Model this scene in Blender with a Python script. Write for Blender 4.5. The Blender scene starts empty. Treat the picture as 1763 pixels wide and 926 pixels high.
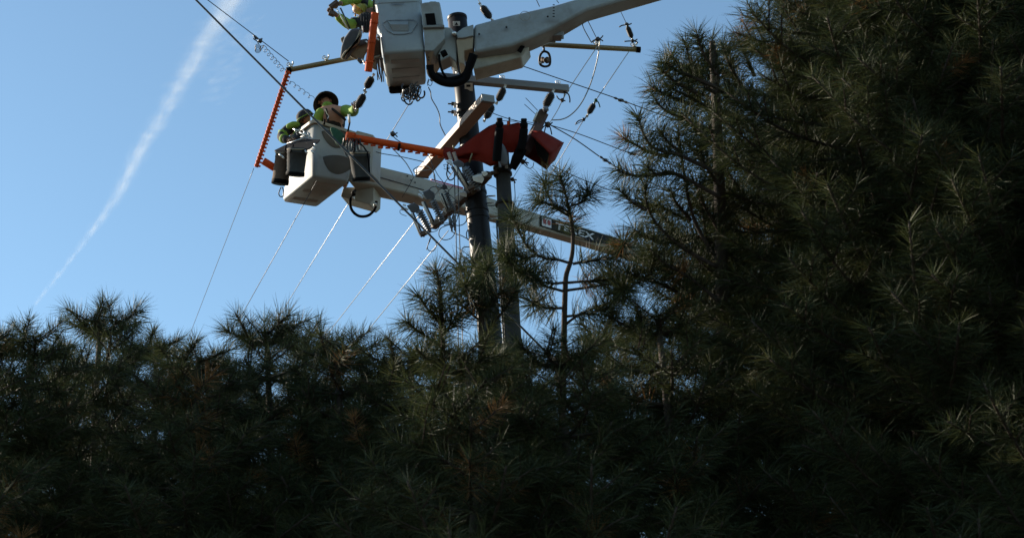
import bpy, bmesh, math, random
import numpy as np
from mathutils import Vector, Matrix, Quaternion
S = bpy.context.scene
C = S.collection
rnd = random.Random(7)
rng = np.random.default_rng(11)
# ------------------------------------------------------------ camera
W, H, F = 1763.0, 926.0, 3000.0
CX, CY = 600.0, 253.0
PITCH, ROLL = math.radians(28), 0.045
LOC = Vector((0, 0, 1.6))
_up0 = Vector((0, -math.sin(PITCH), math.cos(PITCH)))
FW = Vector((0, math.cos(PITCH), math.sin(PITCH)))
UP = (_up0*math.cos(ROLL) + Vector((1, 0, 0))*math.sin(ROLL)).normalized()
RT = (Vector((1, 0, 0))*math.cos(ROLL) - _up0*math.sin(ROLL)).normalized()
cd = bpy.data.cameras.new('camera'); cam = bpy.data.objects.new('camera', cd); C.objects.link(cam)
m = Matrix((RT, UP, -FW)).transposed().to_4x4(); m.translation = LOC
cam.matrix_world = m
cd.sensor_width = 36; cd.lens = 36*F/W
cd.shift_x = (W/2-CX)/W; cd.shift_y = -(H/2-CY)/W
cd.clip_start = 0.5; cd.clip_end = 100000
cd.dof.use_dof = True; cd.dof.focus_distance = 24.3; cd.dof.aperture_fstop = 5.0
S.camera = cam
# ------------------------------------------------------------ light
SUN_AZ, SUN_EL = math.radians(-58), math.radians(25)     # azimuth from +Y, negative = to the left
wd = bpy.data.worlds.new('World'); S.world = wd; wd.use_nodes = True
nt = wd.node_tree; nt.nodes.clear()
sky = nt.nodes.new('ShaderNodeTexSky'); sky.sky_type = 'NISHITA'; sky.sun_disc = False
sky.sun_elevation = SUN_EL; sky.sun_rotation = SUN_AZ
sky.air_density = 1.0; sky.dust_density = 0.5; sky.ozone_density = 0.7; sky.altitude = 1200
bg = nt.nodes.new('ShaderNodeBackground'); bg.inputs[1].default_value = 0.10
wo = nt.nodes.new('ShaderNodeOutputWorld')
tint = nt.nodes.new('ShaderNodeMix'); tint.data_type = 'RGBA'; tint.blend_type = 'MULTIPLY'; tint.inputs['Factor'].default_value = 1
tint.inputs['B'].default_value = (.90, 1.04, 1.0, 1)          # white balance of the sky: a little less violet
nt.links.new(sky.outputs[0], tint.inputs['A']); nt.links.new(tint.outputs['Result'], bg.inputs[0]); nt.links.new(bg.outputs[0], wo.inputs[0])
sd = bpy.data.lights.new('sun', 'SUN'); sd.energy = 4.8; sd.angle = math.radians(0.5); sd.color = (1, .88, .72)
sun = bpy.data.objects.new('sun', sd); C.objects.link(sun)
sdir = Vector((math.sin(SUN_AZ)*math.cos(SUN_EL), math.cos(SUN_AZ)*math.cos(SUN_EL), math.sin(SUN_EL)))
sun.rotation_euler = sdir.to_track_quat('Z', 'Y').to_euler()
S.view_settings.view_transform = 'Standard'; S.view_settings.look = 'None'
S.view_settings.exposure = 1.0; S.view_settings.gamma = 1
S.cycles.transparent_max_bounces = 96

# ------------------------------------------------------------ pixel rays
def ray(x, y): return FW + RT*((x-CX)/F) - UP*((y-CY)/F)
def P(x, y, d): return LOC + ray(x, y)*d
def PZ(x, y, z):
    r = ray(x, y); return LOC + r*((z-LOC.z)/r.z)
def PY(x, y, Y):
    r = ray(x, y); return LOC + r*((Y-LOC.y)/r.y)
def lerpd(x, x0, d0, x1, d1):
    t = (x-x0)/(x1-x0); return 1/((1-t)/d0 + t/d1)
# ------------------------------------------------------------ materials
MATS = {}
def mat(name, col, rough=.6, metal=0., var=.15, scale=8., bump=.0, dirt=None, dirt_amt=.0, spec=.5, transl=0.):
    m = bpy.data.materials.new(name); m.use_nodes = True; n = m.node_tree; b = n.nodes['Principled BSDF']
    b.inputs['Roughness'].default_value = rough; b.inputs['Metallic'].default_value = metal
    b.inputs['Specular IOR Level'].default_value = spec
    tc = n.nodes.new('ShaderNodeTexCoord')
    nz = n.nodes.new('ShaderNodeTexNoise'); nz.inputs['Scale'].default_value = scale; nz.inputs['Detail'].default_value = 6
    n.links.new(tc.outputs['Object'], nz.inputs['Vector'])
    mx = n.nodes.new('ShaderNodeMix'); mx.data_type = 'RGBA'
    mx.inputs['A'].default_value = (*[c*(1-var) for c in col], 1)
    mx.inputs['B'].default_value = (*[min(1, c*(1+var)) for c in col], 1)
    n.links.new(nz.outputs['Fac'], mx.inputs['Factor'])
    out = mx.outputs['Result']
    if dirt:
        n2 = n.nodes.new('ShaderNodeTexNoise'); n2.inputs['Scale'].default_value = scale*.4; n2.inputs['Detail'].default_value = 9
        n2.inputs['Roughness'].default_value = .7
        n.links.new(tc.outputs['Object'], n2.inputs['Vector'])
        rp = n.nodes.new('ShaderNodeMapRange'); rp.inputs['From Min'].default_value = .5; rp.inputs['From Max'].default_value = .72
        rp.inputs['To Max'].default_value = dirt_amt
        n.links.new(n2.outputs['Fac'], rp.inputs['Value'])
        m2 = n.nodes.new('ShaderNodeMix'); m2.data_type = 'RGBA'
        n.links.new(rp.outputs['Result'], m2.inputs['Factor']); n.links.new(out, m2.inputs['A'])
        m2.inputs['B'].default_value = (*dirt, 1); out = m2.outputs['Result']
    n.links.new(out, b.inputs['Base Color'])
    if bump:
        bp = n.nodes.new('ShaderNodeBump'); bp.inputs['Strength'].default_value = bump; bp.inputs['Distance'].default_value = .01
        n.links.new(nz.outputs['Fac'], bp.inputs['Height']); n.links.new(bp.outputs['Normal'], b.inputs['Normal'])
    if transl:
        tr = n.nodes.new('ShaderNodeBsdfTranslucent'); n.links.new(out, tr.inputs['Color'])
        ms = n.nodes.new('ShaderNodeMixShader'); ms.inputs[0].default_value = transl
        n.links.new(b.outputs[0], ms.inputs[1]); n.links.new(tr.outputs[0], ms.inputs[2])
        n.links.new(ms.outputs[0], n.nodes['Material Output'].inputs['Surface'])
    MATS[name] = m; return m
mat('ground_soil', (.036, .019, .008), .95, scale=.6, var=.35)
mat('white_fibreglass', (.25, .275, .28), .45, dirt=(.12, .10, .075), dirt_amt=.7, scale=3.5, var=.1)
mat('grimy_fibreglass', (.26, .265, .25), .55, dirt=(.09, .075, .055), dirt_amt=.75, scale=6, var=.12)
mat('boom_paint', (.31, .30, .26), .45, dirt=(.11, .095, .07), dirt_amt=.75, scale=3, var=.12)
mat('cream_gel', (.38, .33, .25), .5, dirt=(.2, .14, .08), dirt_amt=.4, scale=5)
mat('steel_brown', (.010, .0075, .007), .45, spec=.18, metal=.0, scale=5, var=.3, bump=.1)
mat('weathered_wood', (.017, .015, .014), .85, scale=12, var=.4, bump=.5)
mat('arm_tan', (.34, .23, .17), .6, dirt=(.24, .15, .11), dirt_amt=.5, scale=6, var=.1)
mat('arm_grey', (.17, .18, .185), .5, scale=6, var=.15, dirt=(.2, .16, .1), dirt_amt=.5)
mat('arm_brown', (.07, .03, .022), .75, scale=10, var=.35, bump=.3)
mat('olive_tube', (.17, .125, .05), .35, scale=5, var=.2)
mat('orange_rubber', (.60, .075, .010), .6, spec=.2, dirt=(.22, .03, .008), dirt_amt=.6, scale=7, var=.12, transl=.12)
mat('red_blanket', (.15, .012, .005), .8, spec=.12, scale=4, var=.3, bump=.3, transl=.03, dirt=(.07, .006, .004), dirt_amt=.5)
mat('black_rubber', (.004, .004, .0045), .7, spec=.06, scale=20, var=.3)
mat('cable_dark', (.03, .032, .038), .45, scale=20, var=.3)
mat('cable_silver', (.26, .26, .25), .4, metal=.5, scale=20, var=.1)
mat('galvanised', (.60, .60, .58), .35, metal=.7, scale=30, var=.2)
mat('rust_metal', (.085, .055, .038), .7, metal=.2, scale=30, var=.4, bump=.3)
mat('polymer_dark', (.022, .019, .018), .5, spec=.25, scale=15, var=.2)
mat('polymer_grey', (.13, .145, .17), .45, scale=15, var=.15)
mat('white_guard', (.72, .70, .64), .55, scale=25, var=.1, dirt=(.25, .2, .15), dirt_amt=.5)
mat('pocket_shade', (.085, .068, .048), .8, scale=9, var=.25)  # dark brown paints in the shade of the step recesses
mat('canvas_dark', (.030, .029, .026), .9, scale=30, var=.35, bump=.4)
mat('canvas_brown', (.085, .05, .03), .9, scale=30, var=.35, bump=.4)
mat('canvas_tan', (.24, .20, .14), .9, scale=20, var=.25, bump=.4)
mat('canvas_slate', (.09, .10, .12), .85, scale=20, var=.25, bump=.3)
mat('tray_black', (.012, .012, .013), .6, spec=.15, scale=10, var=.3)
mat('green_cloth', (.015, .07, .035), .85, scale=25, var=.3, bump=.4)
mat('hi_vis', (.17, .28, .03), .8, scale=25, var=.15, bump=.3)
mat('vest_brown', (.018, .012, .009), .85, scale=25, var=.3, bump=.4)
mat('cloth_black', (.015, .015, .017), .85, scale=25, var=.3)
mat('jeans', (.03, .04, .07), .85, scale=25, var=.3)
mat('skin', (.42, .22, .14), .55, scale=20, var=.08)
mat('glove_leather', (.13, .07, .04), .8, scale=25, var=.3, bump=.3)
mat('hard_hat_yellow', (.40, .38, .08), .4, scale=10, var=.08)
mat('red_stripe', (.45, .02, .03), .5, var=.1)
mat('decal_black', (.008, .008, .010), .6, spec=.15, var=.1)
mat('decal_white', (.55, .55, .57), .5, var=.03)
mat('decal_red', (.25, .02, .02), .5, var=.03)
mat('bark', (.045, .030, .022), .9, scale=18, var=.45, bump=.8)
def needle_mat(name, a, b_, c):
    m = bpy.data.materials.new(name); m.use_nodes = True; n = m.node_tree; b = n.nodes['Principled BSDF']
    at = n.nodes.new('ShaderNodeAttribute'); at.attribute_name = 'tint'
    cr = n.nodes.new('ShaderNodeValToRGB'); e = cr.color_ramp.elements
    e[0].color = (*a, 1); e[1].color = (*c, 1); e[1].position = .97; k = e.new(1.0); k.color = (.22, .11, .04, 1); k = e.new(.6); k.color = (*b_, 1)
    n.links.new(at.outputs['Fac'], cr.inputs[0]); n.links.new(cr.outputs[0], b.inputs['Base Color'])
    b.inputs['Roughness'].default_value = .6; b.inputs['Specular IOR Level'].default_value = .25
    tr = n.nodes.new('ShaderNodeBsdfTranslucent'); n.links.new(cr.outputs[0], tr.inputs[0])
    ms = n.nodes.new('ShaderNodeMixShader'); ms.inputs[0].default_value = .25
    n.links.new(b.outputs[0], ms.inputs[1]); n.links.new(tr.outputs[0], ms.inputs[2])
    n.links.new(ms.outputs[0], n.nodes['Material Output'].inputs['Surface']); MATS[name] = m
needle_mat('pine_needles', (.022, .028, .010), (.042, .054, .019), (.10, .10, .04))

# ------------------------------------------------------------ object helpers
def props(o, label=None, cat=None, group=None, kind=None):
    if label: o['label'] = label
    if cat: o['category'] = cat
    if group: o['group'] = group
    if kind: o['kind'] = kind
    return o
def thing(name, label, cat, loc, group=None):
    o = bpy.data.objects.new(name, None); o.empty_display_size = .1; C.objects.link(o)
    o.location = loc; o['_o'] = tuple(loc); return props(o, label, cat, group)
def org(o): return Vector(o['_o']) if o is not None and '_o' in o else Vector((0, 0, 0))
class G:                       # geometry accumulator in world coordinates
    def __init__(s): s.v = []; s.f = []; s.sm = []
    def add(s, vs, fs, smooth=False):
        k = len(s.v); s.v += [Vector(v) for v in vs]; s.f += [tuple(i+k for i in f) for f in fs]; s.sm += [smooth]*len(fs); return s
    def tube(s, pts, r, n=8, cap=True):
        pts = [Vector(p) for p in pts]; rs = r if isinstance(r, (list, tuple)) else [r]*len(pts)
        vs = []; prev = None
        for i, p in enumerate(pts):
            t = (pts[min(i+1, len(pts)-1)] - pts[max(i-1, 0)])
            t = t.normalized() if t.length > 1e-9 else Vector((0, 0, 1))
            if prev is None:
                a = t.cross(Vector((0, 0, 1)) if abs(t.z) < .9 else Vector((1, 0, 0))).normalized()
            else:
                a = (prev - t*prev.dot(t)); a = a.normalized() if a.length > 1e-6 else t.orthogonal().normalized()
            prev = a; b = t.cross(a)
            for k in range(n):
                w = 2*math.pi*k/n; vs.append(p + (a*math.cos(w) + b*math.sin(w))*rs[i])
        fs = [(i*n+k, i*n+(k+1) % n, (i+1)*n+(k+1) % n, (i+1)*n+k) for i in range(len(pts)-1) for k in range(n)]
        if cap: fs += [tuple(reversed(range(n))), tuple((len(pts)-1)*n+k for k in range(n))]
        return s.add(vs, fs, n > 5)
    def beam(s, p0, p1, w, h, up=None):      # box bar; w along side, h along up
        p0, p1 = Vector(p0), Vector(p1); t = (p1-p0).normalized(); u = Vector(up) if up is not None else Vector((0, 0, 1))
        sd_ = t.cross(u); sd_ = sd_.normalized() if sd_.length > 1e-4 else t.orthogonal().normalized()
        u = sd_.cross(t).normalized(); vs = []
        for p in (p0, p1):
            for a, b in ((-1, -1), (1, -1), (1, 1), (-1, 1)): vs.append(p + sd_*a*w/2 + u*b*h/2)
        return s.add(vs, [(0, 1, 2, 3), (7, 6, 5, 4), (0, 4, 5, 1), (1, 5, 6, 2), (2, 6, 7, 3), (3, 7, 4, 0)])
    def slab(s, pts, thick):                 # polygon extruded by a vector
        pts = [Vector(p) for p in pts]; n = len(pts); thick = Vector(thick)
        vs = pts + [p+thick for p in pts]
        return s.add(vs, [tuple(range(n)), tuple(reversed(range(n, 2*n)))] + [(i, i+n, (i+1) % n+n, (i+1) % n) for i in range(n)])
    def loft(s, rings, cap0=True, cap1=True, smooth=False):
        n = len(rings[0]); vs = [p for r in rings for p in r]
        fs = [(i*n+k, i*n+(k+1) % n, (i+1)*n+(k+1) % n, (i+1)*n+k) for i in range(len(rings)-1) for k in range(n)]
        if cap0: fs.append(tuple(reversed(range(n))))
        if cap1: fs.append(tuple((len(rings)-1)*n+k for k in range(n)))
        return s.add(vs, fs, smooth)
    def lathe(s, p0, p1, prof, n=14):        # prof: (t along 0..1, radius)
        p0, p1 = Vector(p0), Vector(p1); return s.tube([p0.lerp(p1, t) for t, r in prof], [r for t, r in prof], n)
    def build(s, name, mt, parent=None, bevel=0, sub=0, solid=0, **kw):
        me = bpy.data.meshes.new(name); o_ = org(parent) if parent is not None else (sum(s.v, Vector())/len(s.v))
        me.from_pydata([tuple(v-o_) for v in s.v], [], s.f); me.materials.append(MATS[mt])
        me.polygons.foreach_set('use_smooth', s.sm)
        bm = bmesh.new(); bm.from_mesh(me); bmesh.ops.recalc_face_normals(bm, faces=bm.faces); bm.to_mesh(me); bm.free()
        o = bpy.data.objects.new(name, me); C.objects.link(o)
        if parent is not None: o.parent = parent; o['_o'] = tuple(o_)
        else: o.location = o_; o['_o'] = tuple(o_)
        if solid:
            q = o.modifiers.new('solid', 'SOLIDIFY'); q.thickness = solid; q.offset = -1
        if bevel:
            q = o.modifiers.new('bevel', 'BEVEL'); q.width = bevel; q.segments = 3; q.limit_method = 'ANGLE'
            me.polygons.foreach_set('use_smooth', [True]*len(me.polygons))
            q.harden_normals = True
        if sub:
            q = o.modifiers.new('sub', 'SUBSURF'); q.levels = sub; q.render_levels = sub
            me.polygons.foreach_set('use_smooth', [True]*len(me.polygons))
        return props(o, **kw)
def px(n, d=24.): return n*d/F
def smooth_path(pts, k=6):
    pts = [Vector(p) for p in pts]
    if len(pts) < 3: return pts
    out = []
    for i in range(len(pts)-1):
        a = pts[max(i-1, 0)]; b = pts[i]; c = pts[i+1]; d = pts[min(i+2, len(pts)-1)]
        for j in range(k):
            t = j/k
            out.append(.5*((2*b) + (c-a)*t + (2*a-5*b+4*c-d)*t*t + (3*b-a-3*c+d)*t**3))
    out.append(pts[-1]); return out
def path(pxs, d=None, k=6): return smooth_path([P(q[0], q[1], q[2] if len(q) > 2 else d) for q in pxs], k)
def wire(label, pts, r, mt='cable_dark', name='wire', cat='wire', group=None, n=6, parent=None):
    g = G().tube(pts, r, n)
    if parent is not None: return g.build(name, mt, parent)
    return g.build(name, mt, None, label=label, cat=cat, group=group)

# ------------------------------------------------------------ ground
g = G(); R_ = 6000
g.add([(-R_, -R_, 0), (R_, -R_, 0), (R_, R_, 0), (-R_, R_, 0)], [(0, 1, 2, 3)])
g.build('ground', 'ground_soil', kind='structure')

# ------------------------------------------------------------ contrail (many soft ice puffs, ~9 km away)
def contrail():
    ctr = [(60, 524, 5), (75, 505, 5), (110, 462, 6), (160, 395, 8), (200, 340, 12), (235, 270, 15), (275, 205, 17), (320, 130, 20), (355, 70, 24), (385, 20, 28), (425, -50, 34)]
    m = bpy.data.materials.new('ice_trail'); m.use_nodes = True; n = m.node_tree; n.nodes.clear()
    out = n.nodes.new('ShaderNodeOutputMaterial'); mx = n.nodes.new('ShaderNodeMixShader')
    tp = n.nodes.new('ShaderNodeBsdfTransparent'); df = n.nodes.new('ShaderNodeBsdfDiffuse'); tl = n.nodes.new('ShaderNodeBsdfTranslucent')
    df.inputs[0].default_value = tl.inputs[0].default_value = (.95, .95, .95, 1)
    ad = n.nodes.new('ShaderNodeMixShader'); at = n.nodes.new('ShaderNodeAttribute'); at.attribute_name = 'ice_opacity'
    n.links.new(df.outputs[0], ad.inputs[1]); n.links.new(tl.outputs[0], ad.inputs[2])
    n.links.new(at.outputs['Fac'], mx.inputs[0]); n.links.new(tp.outputs[0], mx.inputs[1]); n.links.new(ad.outputs[0], mx.inputs[2])
    n.links.new(mx.outputs[0], out.inputs[0]); MATS['ice_trail'] = m
    vs = []; fs = []; den = []
    D = 9000.; K = 9
    def puff(x, y, d, rx, ry, ang, a):
        c = P(x, y, d); nrm = Vector((rnd.gauss(0, 1), rnd.gauss(0, 1), rnd.gauss(0, 1)))*.12 + FW*rnd.choice((-1, 1)); nrm.normalize()
        u = RT*math.cos(ang) + UP*math.sin(ang); u = (u - nrm*u.dot(nrm)).normalized(); w = nrm.cross(u)
        k0 = len(vs); vs.append(c); den.append(a)
        for ring, al in ((.5, .55), (1., 0.)):
            for j in range(K):
                t = 2*math.pi*j/K; q = ring*(1+rnd.uniform(-.15, .15))
                vs.append(c + u*math.cos(t)*rx*q*d/F + w*math.sin(t)*ry*q*d/F); den.append(a*al)
        for j in range(K):
            j2 = (j+1) % K
            fs.append((k0, k0+1+j, k0+1+j2)); fs.append((k0+1+j, k0+1+K+j, k0+1+K+j2, k0+1+j2))
    for i in range(len(ctr)-1):
        (x0, y0, w0), (x1, y1, w1) = ctr[i], ctr[i+1]
        L = math.hypot(x1-x0, y1-y0); ang = math.atan2(-(y1-y0), x1-x0)
        nx, ny = -(y1-y0)/L, (x1-x0)/L
        cnt = int(L*3.6)
        for k in range(cnt):
            t = rnd.random(); w = w0+(w1-w0)*t; s_ = max(-1.1, min(1.1, rnd.gauss(0, .42)))
            big = w > 16
            sz = rnd.uniform(.3, .75)*w*(1 if big else 1.2)
            a = rnd.uniform(.008, .035)*(1.25 if s_*nx > 0 else 1.0)*(1-.35*abs(s_))
            if big: a *= .8
            a *= .2+1.05*abs(math.sin(i*1.3+t*9)*math.cos(t*23+i*2))
            aa = ang + rnd.uniform(-.15, .15) + (-.9 if big and rnd.random() < .3 else 0)
            puff(x0+(x1-x0)*t+nx*s_*w, y0+(y1-y0)*t+ny*s_*w, D*rnd.uniform(.99, 1.01), sz*1.8, sz*.5, aa, a)
    for k in range(90):          # thin fringe drifting off the right side
        t = rnd.random(); x = 330+60*t+rnd.uniform(10, 60); y = 150-130*t+rnd.uniform(0, 40)
        puff(x, y, D, rnd.uniform(8, 22), rnd.uniform(3, 8), rnd.uniform(.1, .7), rnd.uniform(.012, .03))
    g = G(); g.add(vs, fs, True); 
    o = g.build('contrail', 'ice_trail', label='long white jet contrail rising diagonally across the blue sky at left', cat='contrail')
    a = o.data.attributes.new('ice_opacity', 'FLOAT', 'POINT'); a.data.foreach_set('value', den)
    o.visible_shadow = True
contrail()

# ------------------------------------------------------------ poles
Y1 = P(787, 28, 25).y
def pole_axis(a, b, Y):
    p0 = PY(*a, Y); p1 = PY(*b, Y); t = (p0.z+.5)/(p0.z-p1.z); return p0, p0 + (p1-p0)*t
top, bot = pole_axis((787, 31), (836, 505), Y1)
pt = thing('utility_pole', 'tall dark brown steel utility pole with flat top behind the upper bucket', 'utility pole', (bot.x, bot.y, 0))
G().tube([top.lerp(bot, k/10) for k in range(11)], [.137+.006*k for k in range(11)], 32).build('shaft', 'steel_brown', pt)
ax1 = (bot-top).normalized()
G().tube([top-ax1*.01, top+ax1*.035], .143, 32).build('pole_cap', 'steel_brown', pt, bevel=.006)
def on_pole(x, y): 
    p = PY(x, y, Y1 - .14); return p
def plate(x0, y0, x1, y1, d, mt, name, parent, th=.006, **kw):
    g = G().slab([P(x0, y0, d), P(x1, y0, d), P(x1, y1, d), P(x0, y1, d)], FW*th); return g.build(name, mt, parent, **kw)
dP = lambda y: (PY(800, y, Y1-.155)-LOC).dot(FW)
plate(780, 37, 792, 45, dP(41), 'galvanised', 'tag', pt)
G().slab([P(783, 43.5, dP(41)-.01), P(786, 38.5, dP(41)-.01), P(789, 43.5, dP(41)-.01)], FW*.004).build('tag_mark', 'decal_black', pt)
plate(800, 143, 814, 157, dP(150), 'galvanised', 'tag', pt)
plate(803, 146, 810, 150, dP(150)-.012, 'decal_black', 'tag_mark', pt)
for yy in (179, 193):
    g = G().tube([P(771, yy, dP(yy)+.12), P(787, yy+.5, dP(yy)+.12)], px(1.4)); g.tube([P(777, yy, dP(yy)+.12), P(781, yy, dP(yy)+.12)], px(3.4), 6)
    g.build('through_bolt', 'cable_dark', pt)
    G().beam(P(783, yy-3, dP(yy)+.1), P(783, yy+7, dP(yy)+.1), .03, .02).build('bracket', 'galvanised', pt)
for yy in (120, 205, 342, 372, 384):
    t = (yy-31)/474; q = top.lerp(PY(836, 505, Y1), t); G().tube([q-ax1*.02, q+ax1*.02], .15+.013*t, 28, ).build('band', 'steel_brown', pt, bevel=.003)
for yy in (338, 350, 377):
    p = PY(838+(yy-340)*.1, yy, Y1-.05); G().tube([p, p+Vector((.12, 0, 0))], .012).build('step_bolt', 'galvanised', pt)
# wood pole
Y2 = P(868, 300, 23.2).y
t2, b2 = pole_axis((862, 232), (878, 505), Y2)
wp = thing('utility_pole', 'shorter weathered wood pole rising under the red blanket, right of the steel pole', 'utility pole', (b2.x, b2.y, 0))
pts = [t2.lerp(b2, (k/14)**1.6) for k in range(15)]
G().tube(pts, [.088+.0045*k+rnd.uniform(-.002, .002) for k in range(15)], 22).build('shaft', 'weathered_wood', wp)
ax2 = (b2-t2).normalized()
d2 = lambda y: (PY(868, y, Y2-.12)-LOC).dot(FW)
for k, (a, b) in enumerate((((858, 246), (861, 288)), ((874, 246), (872, 290)))):
    G().beam(P(*a, d2(260)), P(*b, d2(290)), .035, .02).build('mounting_strap', 'galvanised', wp)
g = G()
for y in np.arange(462, 930, 7.): 
    p = PY(862+(y-462)*.06, y, Y2-.03); g.tube([p, p-Vector((.05, 0, 0))], .004, 5)
g.build('ladder_pegs', 'steel_brown', wp, kind='stuff')
G().tube([PY(855+(y-380)*.058, y, Y2-.05) for y in range(380, 930, 60)], .012).build('ground_wire', 'cable_dark', wp)
for yy in (289, 300, 352, 384):
    q = PY(865+(yy-289)*.06, yy, Y2); G().tube([q-ax2*.015, q+ax2*.015], .125, 22).build('band', 'steel_brown', wp)

# ------------------------------------------------------------ crossarms
def crossarm(label, p0, p1, w, h, mt, bolts=(), capm=None, up=None):
    t = thing('crossarm', label, 'crossarm', (p0+p1)/2)
    G().beam(p0, p1, w, h, up).build('beam', mt, t, bevel=.008)
    dr = (p1-p0).normalized()
    if capm:
        G().beam(p1-dr*.005, p1+dr*.05, w*1.03, h*1.03, up).build('end_cap', capm, t, bevel=.006)
        G().beam(p0+dr*.005, p0-dr*.03, w*1.12, h*1.12, up).build('end_cap', capm, t, bevel=.006)
    for f in bolts:
        q = p0.lerp(p1, f); g = G(); 
        g.tube([q+Vector((0, 0, h*.5)), q+Vector((0, 0, h*.5+.05))], .014, 6)
        ring = [q+Vector((0, 0, h*.5+.05))+dr*.035*math.cos(a)+Vector((0, 0, .025))*math.sin(a) for a in np.linspace(0, 6.28, 10)]
        g.tube(ring, .007, 5); g.build('eye_bolt', 'galvanised', t)
    return t
zc = P(795, 215, 23.78).z
crossarm('pale diagonal crossarm with sunlit edge crossing in front of the steel pole', PZ(727, 299, zc), PZ(838, 172, zc), .18, .105, 'arm_tan', (.02, .62), 'arm_grey')
zb = P(795, 131, 24.3).z
crossarm('grey horizontal crossarm fixed near the top of the steel pole', PZ(742, 132, zb), PZ(978, 154, zb), .10, .105, 'arm_grey', (.52, .93, .2), None)
def tube_arm(label, a, b, clamps):
    t = thing('conductor_arm', label, 'support arm', P(*a))
    p0, p1 = P(*a), P(*b); dr = (p1-p0).normalized()
    G().tube([p0, p1], px(4.6), 16).build('tube', 'olive_tube', t)
    G().tube([p0-dr*.03, p0+dr*.03], px(5.4), 16).build('end_cap', 'black_rubber', t)
    G().tube([p1-dr*.03, p1+dr*.03], px(5.4), 16).build('end_cap', 'black_rubber', t)
    for f, s_ in clamps:
        q = p0.lerp(p1, f); u = UP
        c = G().tube([q+u*px(3), q+u*px(9)*s_], px(3.2), 8).tube([q+u*px(9)*s_-RT*px(4), q+u*px(9)*s_+RT*px(4)], px(1.5), 6)
        c.tube([q+u*px(9)*s_+RT*px(4), q+u*px(15)*s_+RT*px(3.5)], px(1.2), 6)
        c.tube([q+u*px(9)*s_-RT*px(4)+RT*px(3)*math.cos(a_)+u*px(3)*math.sin(a_) for a_ in np.linspace(0, 5.4, 9)], px(.9), 5)
        c.build('wire_clamp', 'galvanised' if s_ > .9 else 'cable_dark', t)
    return t
tube_arm('olive support tube with orange guard hanging from its end, left of upper bucket', (497, 121, 24.1), (622, 97, 24.3), ((.03, 1), (.52, 1)))
tube_arm('olive support tube reaching right under the upper boom, pulley block below it', (918, 76, 24.3), (1099, 86, 24.3), ((.61, 1), (.965, 1)))

# ------------------------------------------------------------ booms
def quad_boom(rows, wdt):            # rows: x, ytop, ycrease, d, width m
    rings = []
    for (x, yt, yc, d, w, xo) in rows:
        T = P(x, yt, d); B = P(x+xo, yc, d - (yc-yt)*d/F*math.sin(PITCH)*.9)
        back = Vector((wdt.x, wdt.y, 0)).normalized()*w
        rings.append([T, B, B+back, T+back])
    return rings
# upper boom
ub = thing('aerial_lift_boom', 'thick white lift boom running from the upper bucket to top right', 'lift boom', P(840, 80, 23.9))
away = Vector((.12, 1, 0))
rows = [(815, 42, 91, 23.75, .42, 2), (880, 25, 78, 23.75, .40, 2), (955, 8, 48, 23.8, .36, 1), (1010, -8, 18, 23.85, .34, 0), (1140, -45, -18, 23.95, .32, 0), (1500, -150, -120, 24.2, .30, 0)]
G().loft(quad_boom(rows, away)).build('boom_arm', 'white_fibreglass', ub, bevel=.05)
G().slab([P(815, 88, 23.75), P(899, 67, 23.8), P(912, 79, 23.8), P(897, 99, 23.75), P(815, 121, 23.7)], Vector((.05, .34, .02))).build('housing', 'boom_paint', ub, bevel=.02)
G().slab([P(890, 88, 23.68), P(897, 78, 23.68), P(904, 80, 23.7), P(897, 92, 23.68)], FW*.02).build('vent', 'black_rubber', ub)
G().tube([P(905, 72, 23.9), P(918, 66, 23.85), P(938, 59, 23.9)], [px(3), px(7), px(3)], 14).build('underside_hole', 'black_rubber', ub)  # black bulge standing in for the dark hole in the boom underside
g = G()
for k in range(5): g.beam(P(951.5, 9+k*5, 23.62), P(955, 9+k*5, 23.62), .012, .008)
g.build('scale_mark', 'decal_black', ub, kind='stuff')
for (x, y) in ((872, 47), (825, 59), (943, 29)): G().tube([P(x, y, 23.6), P(x, y, 23.66)], px(1.8), 8).build('bolt', 'polymer_dark', ub)
g = G(); c = [P(904+9*math.cos(a), 28+8*math.sin(a), 23.64) for a in np.linspace(0, 2*math.pi, 20)]; g.tube(c, px(.5), 5); g.build('hatch_ring', 'boom_paint', ub)
g = G().beam(P(930, 62, 23.9), P(967, 62, 23.9), .16, px(11)); g.beam(P(950, 50, 23.95), P(950, 74, 23.95), .1, px(7)); g.tube([P(967, 52, 23.9), P(967, 68, 23.9)], px(4), 10)
g.build('arm_bracket', 'arm_grey', ub, bevel=.01)
# links between bucket and boom
g = G().slab([P(763, 46, 23.75), P(775, 47, 23.75), P(786, 58, 23.75), P(786, 108, 23.7), P(774, 98, 23.7), P(757, 106, 23.7), P(752, 97, 23.7), P(764, 70, 23.7)], Vector((.04, .28, 0)))
g.build('pivot_link', 'white_fibreglass', ub, bevel=.02)
G().slab([P(784, 58, 23.7), P(797, 48, 23.7), P(815, 42, 23.7), P(815, 62, 23.65), P(797, 66, 23.65), P(788, 66, 23.65)], Vector((.03, .3, 0))).build('upper_link', 'white_fibreglass', ub, bevel=.012)
G().slab([P(785, 68, 23.68), P(797, 67, 23.68), P(815, 62, 23.68), P(814, 84, 23.68), P(799, 88, 23.68), P(800, 112, 23.7), P(790, 108, 23.7)], Vector((.03, .3, 0))).build('lower_link', 'cream_gel', ub, bevel=.012)
G().tube([P(782, 58, 23.6), P(782, 58, 23.75)], px(4), 12).build('pivot_pin', 'galvanised', ub)
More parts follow.
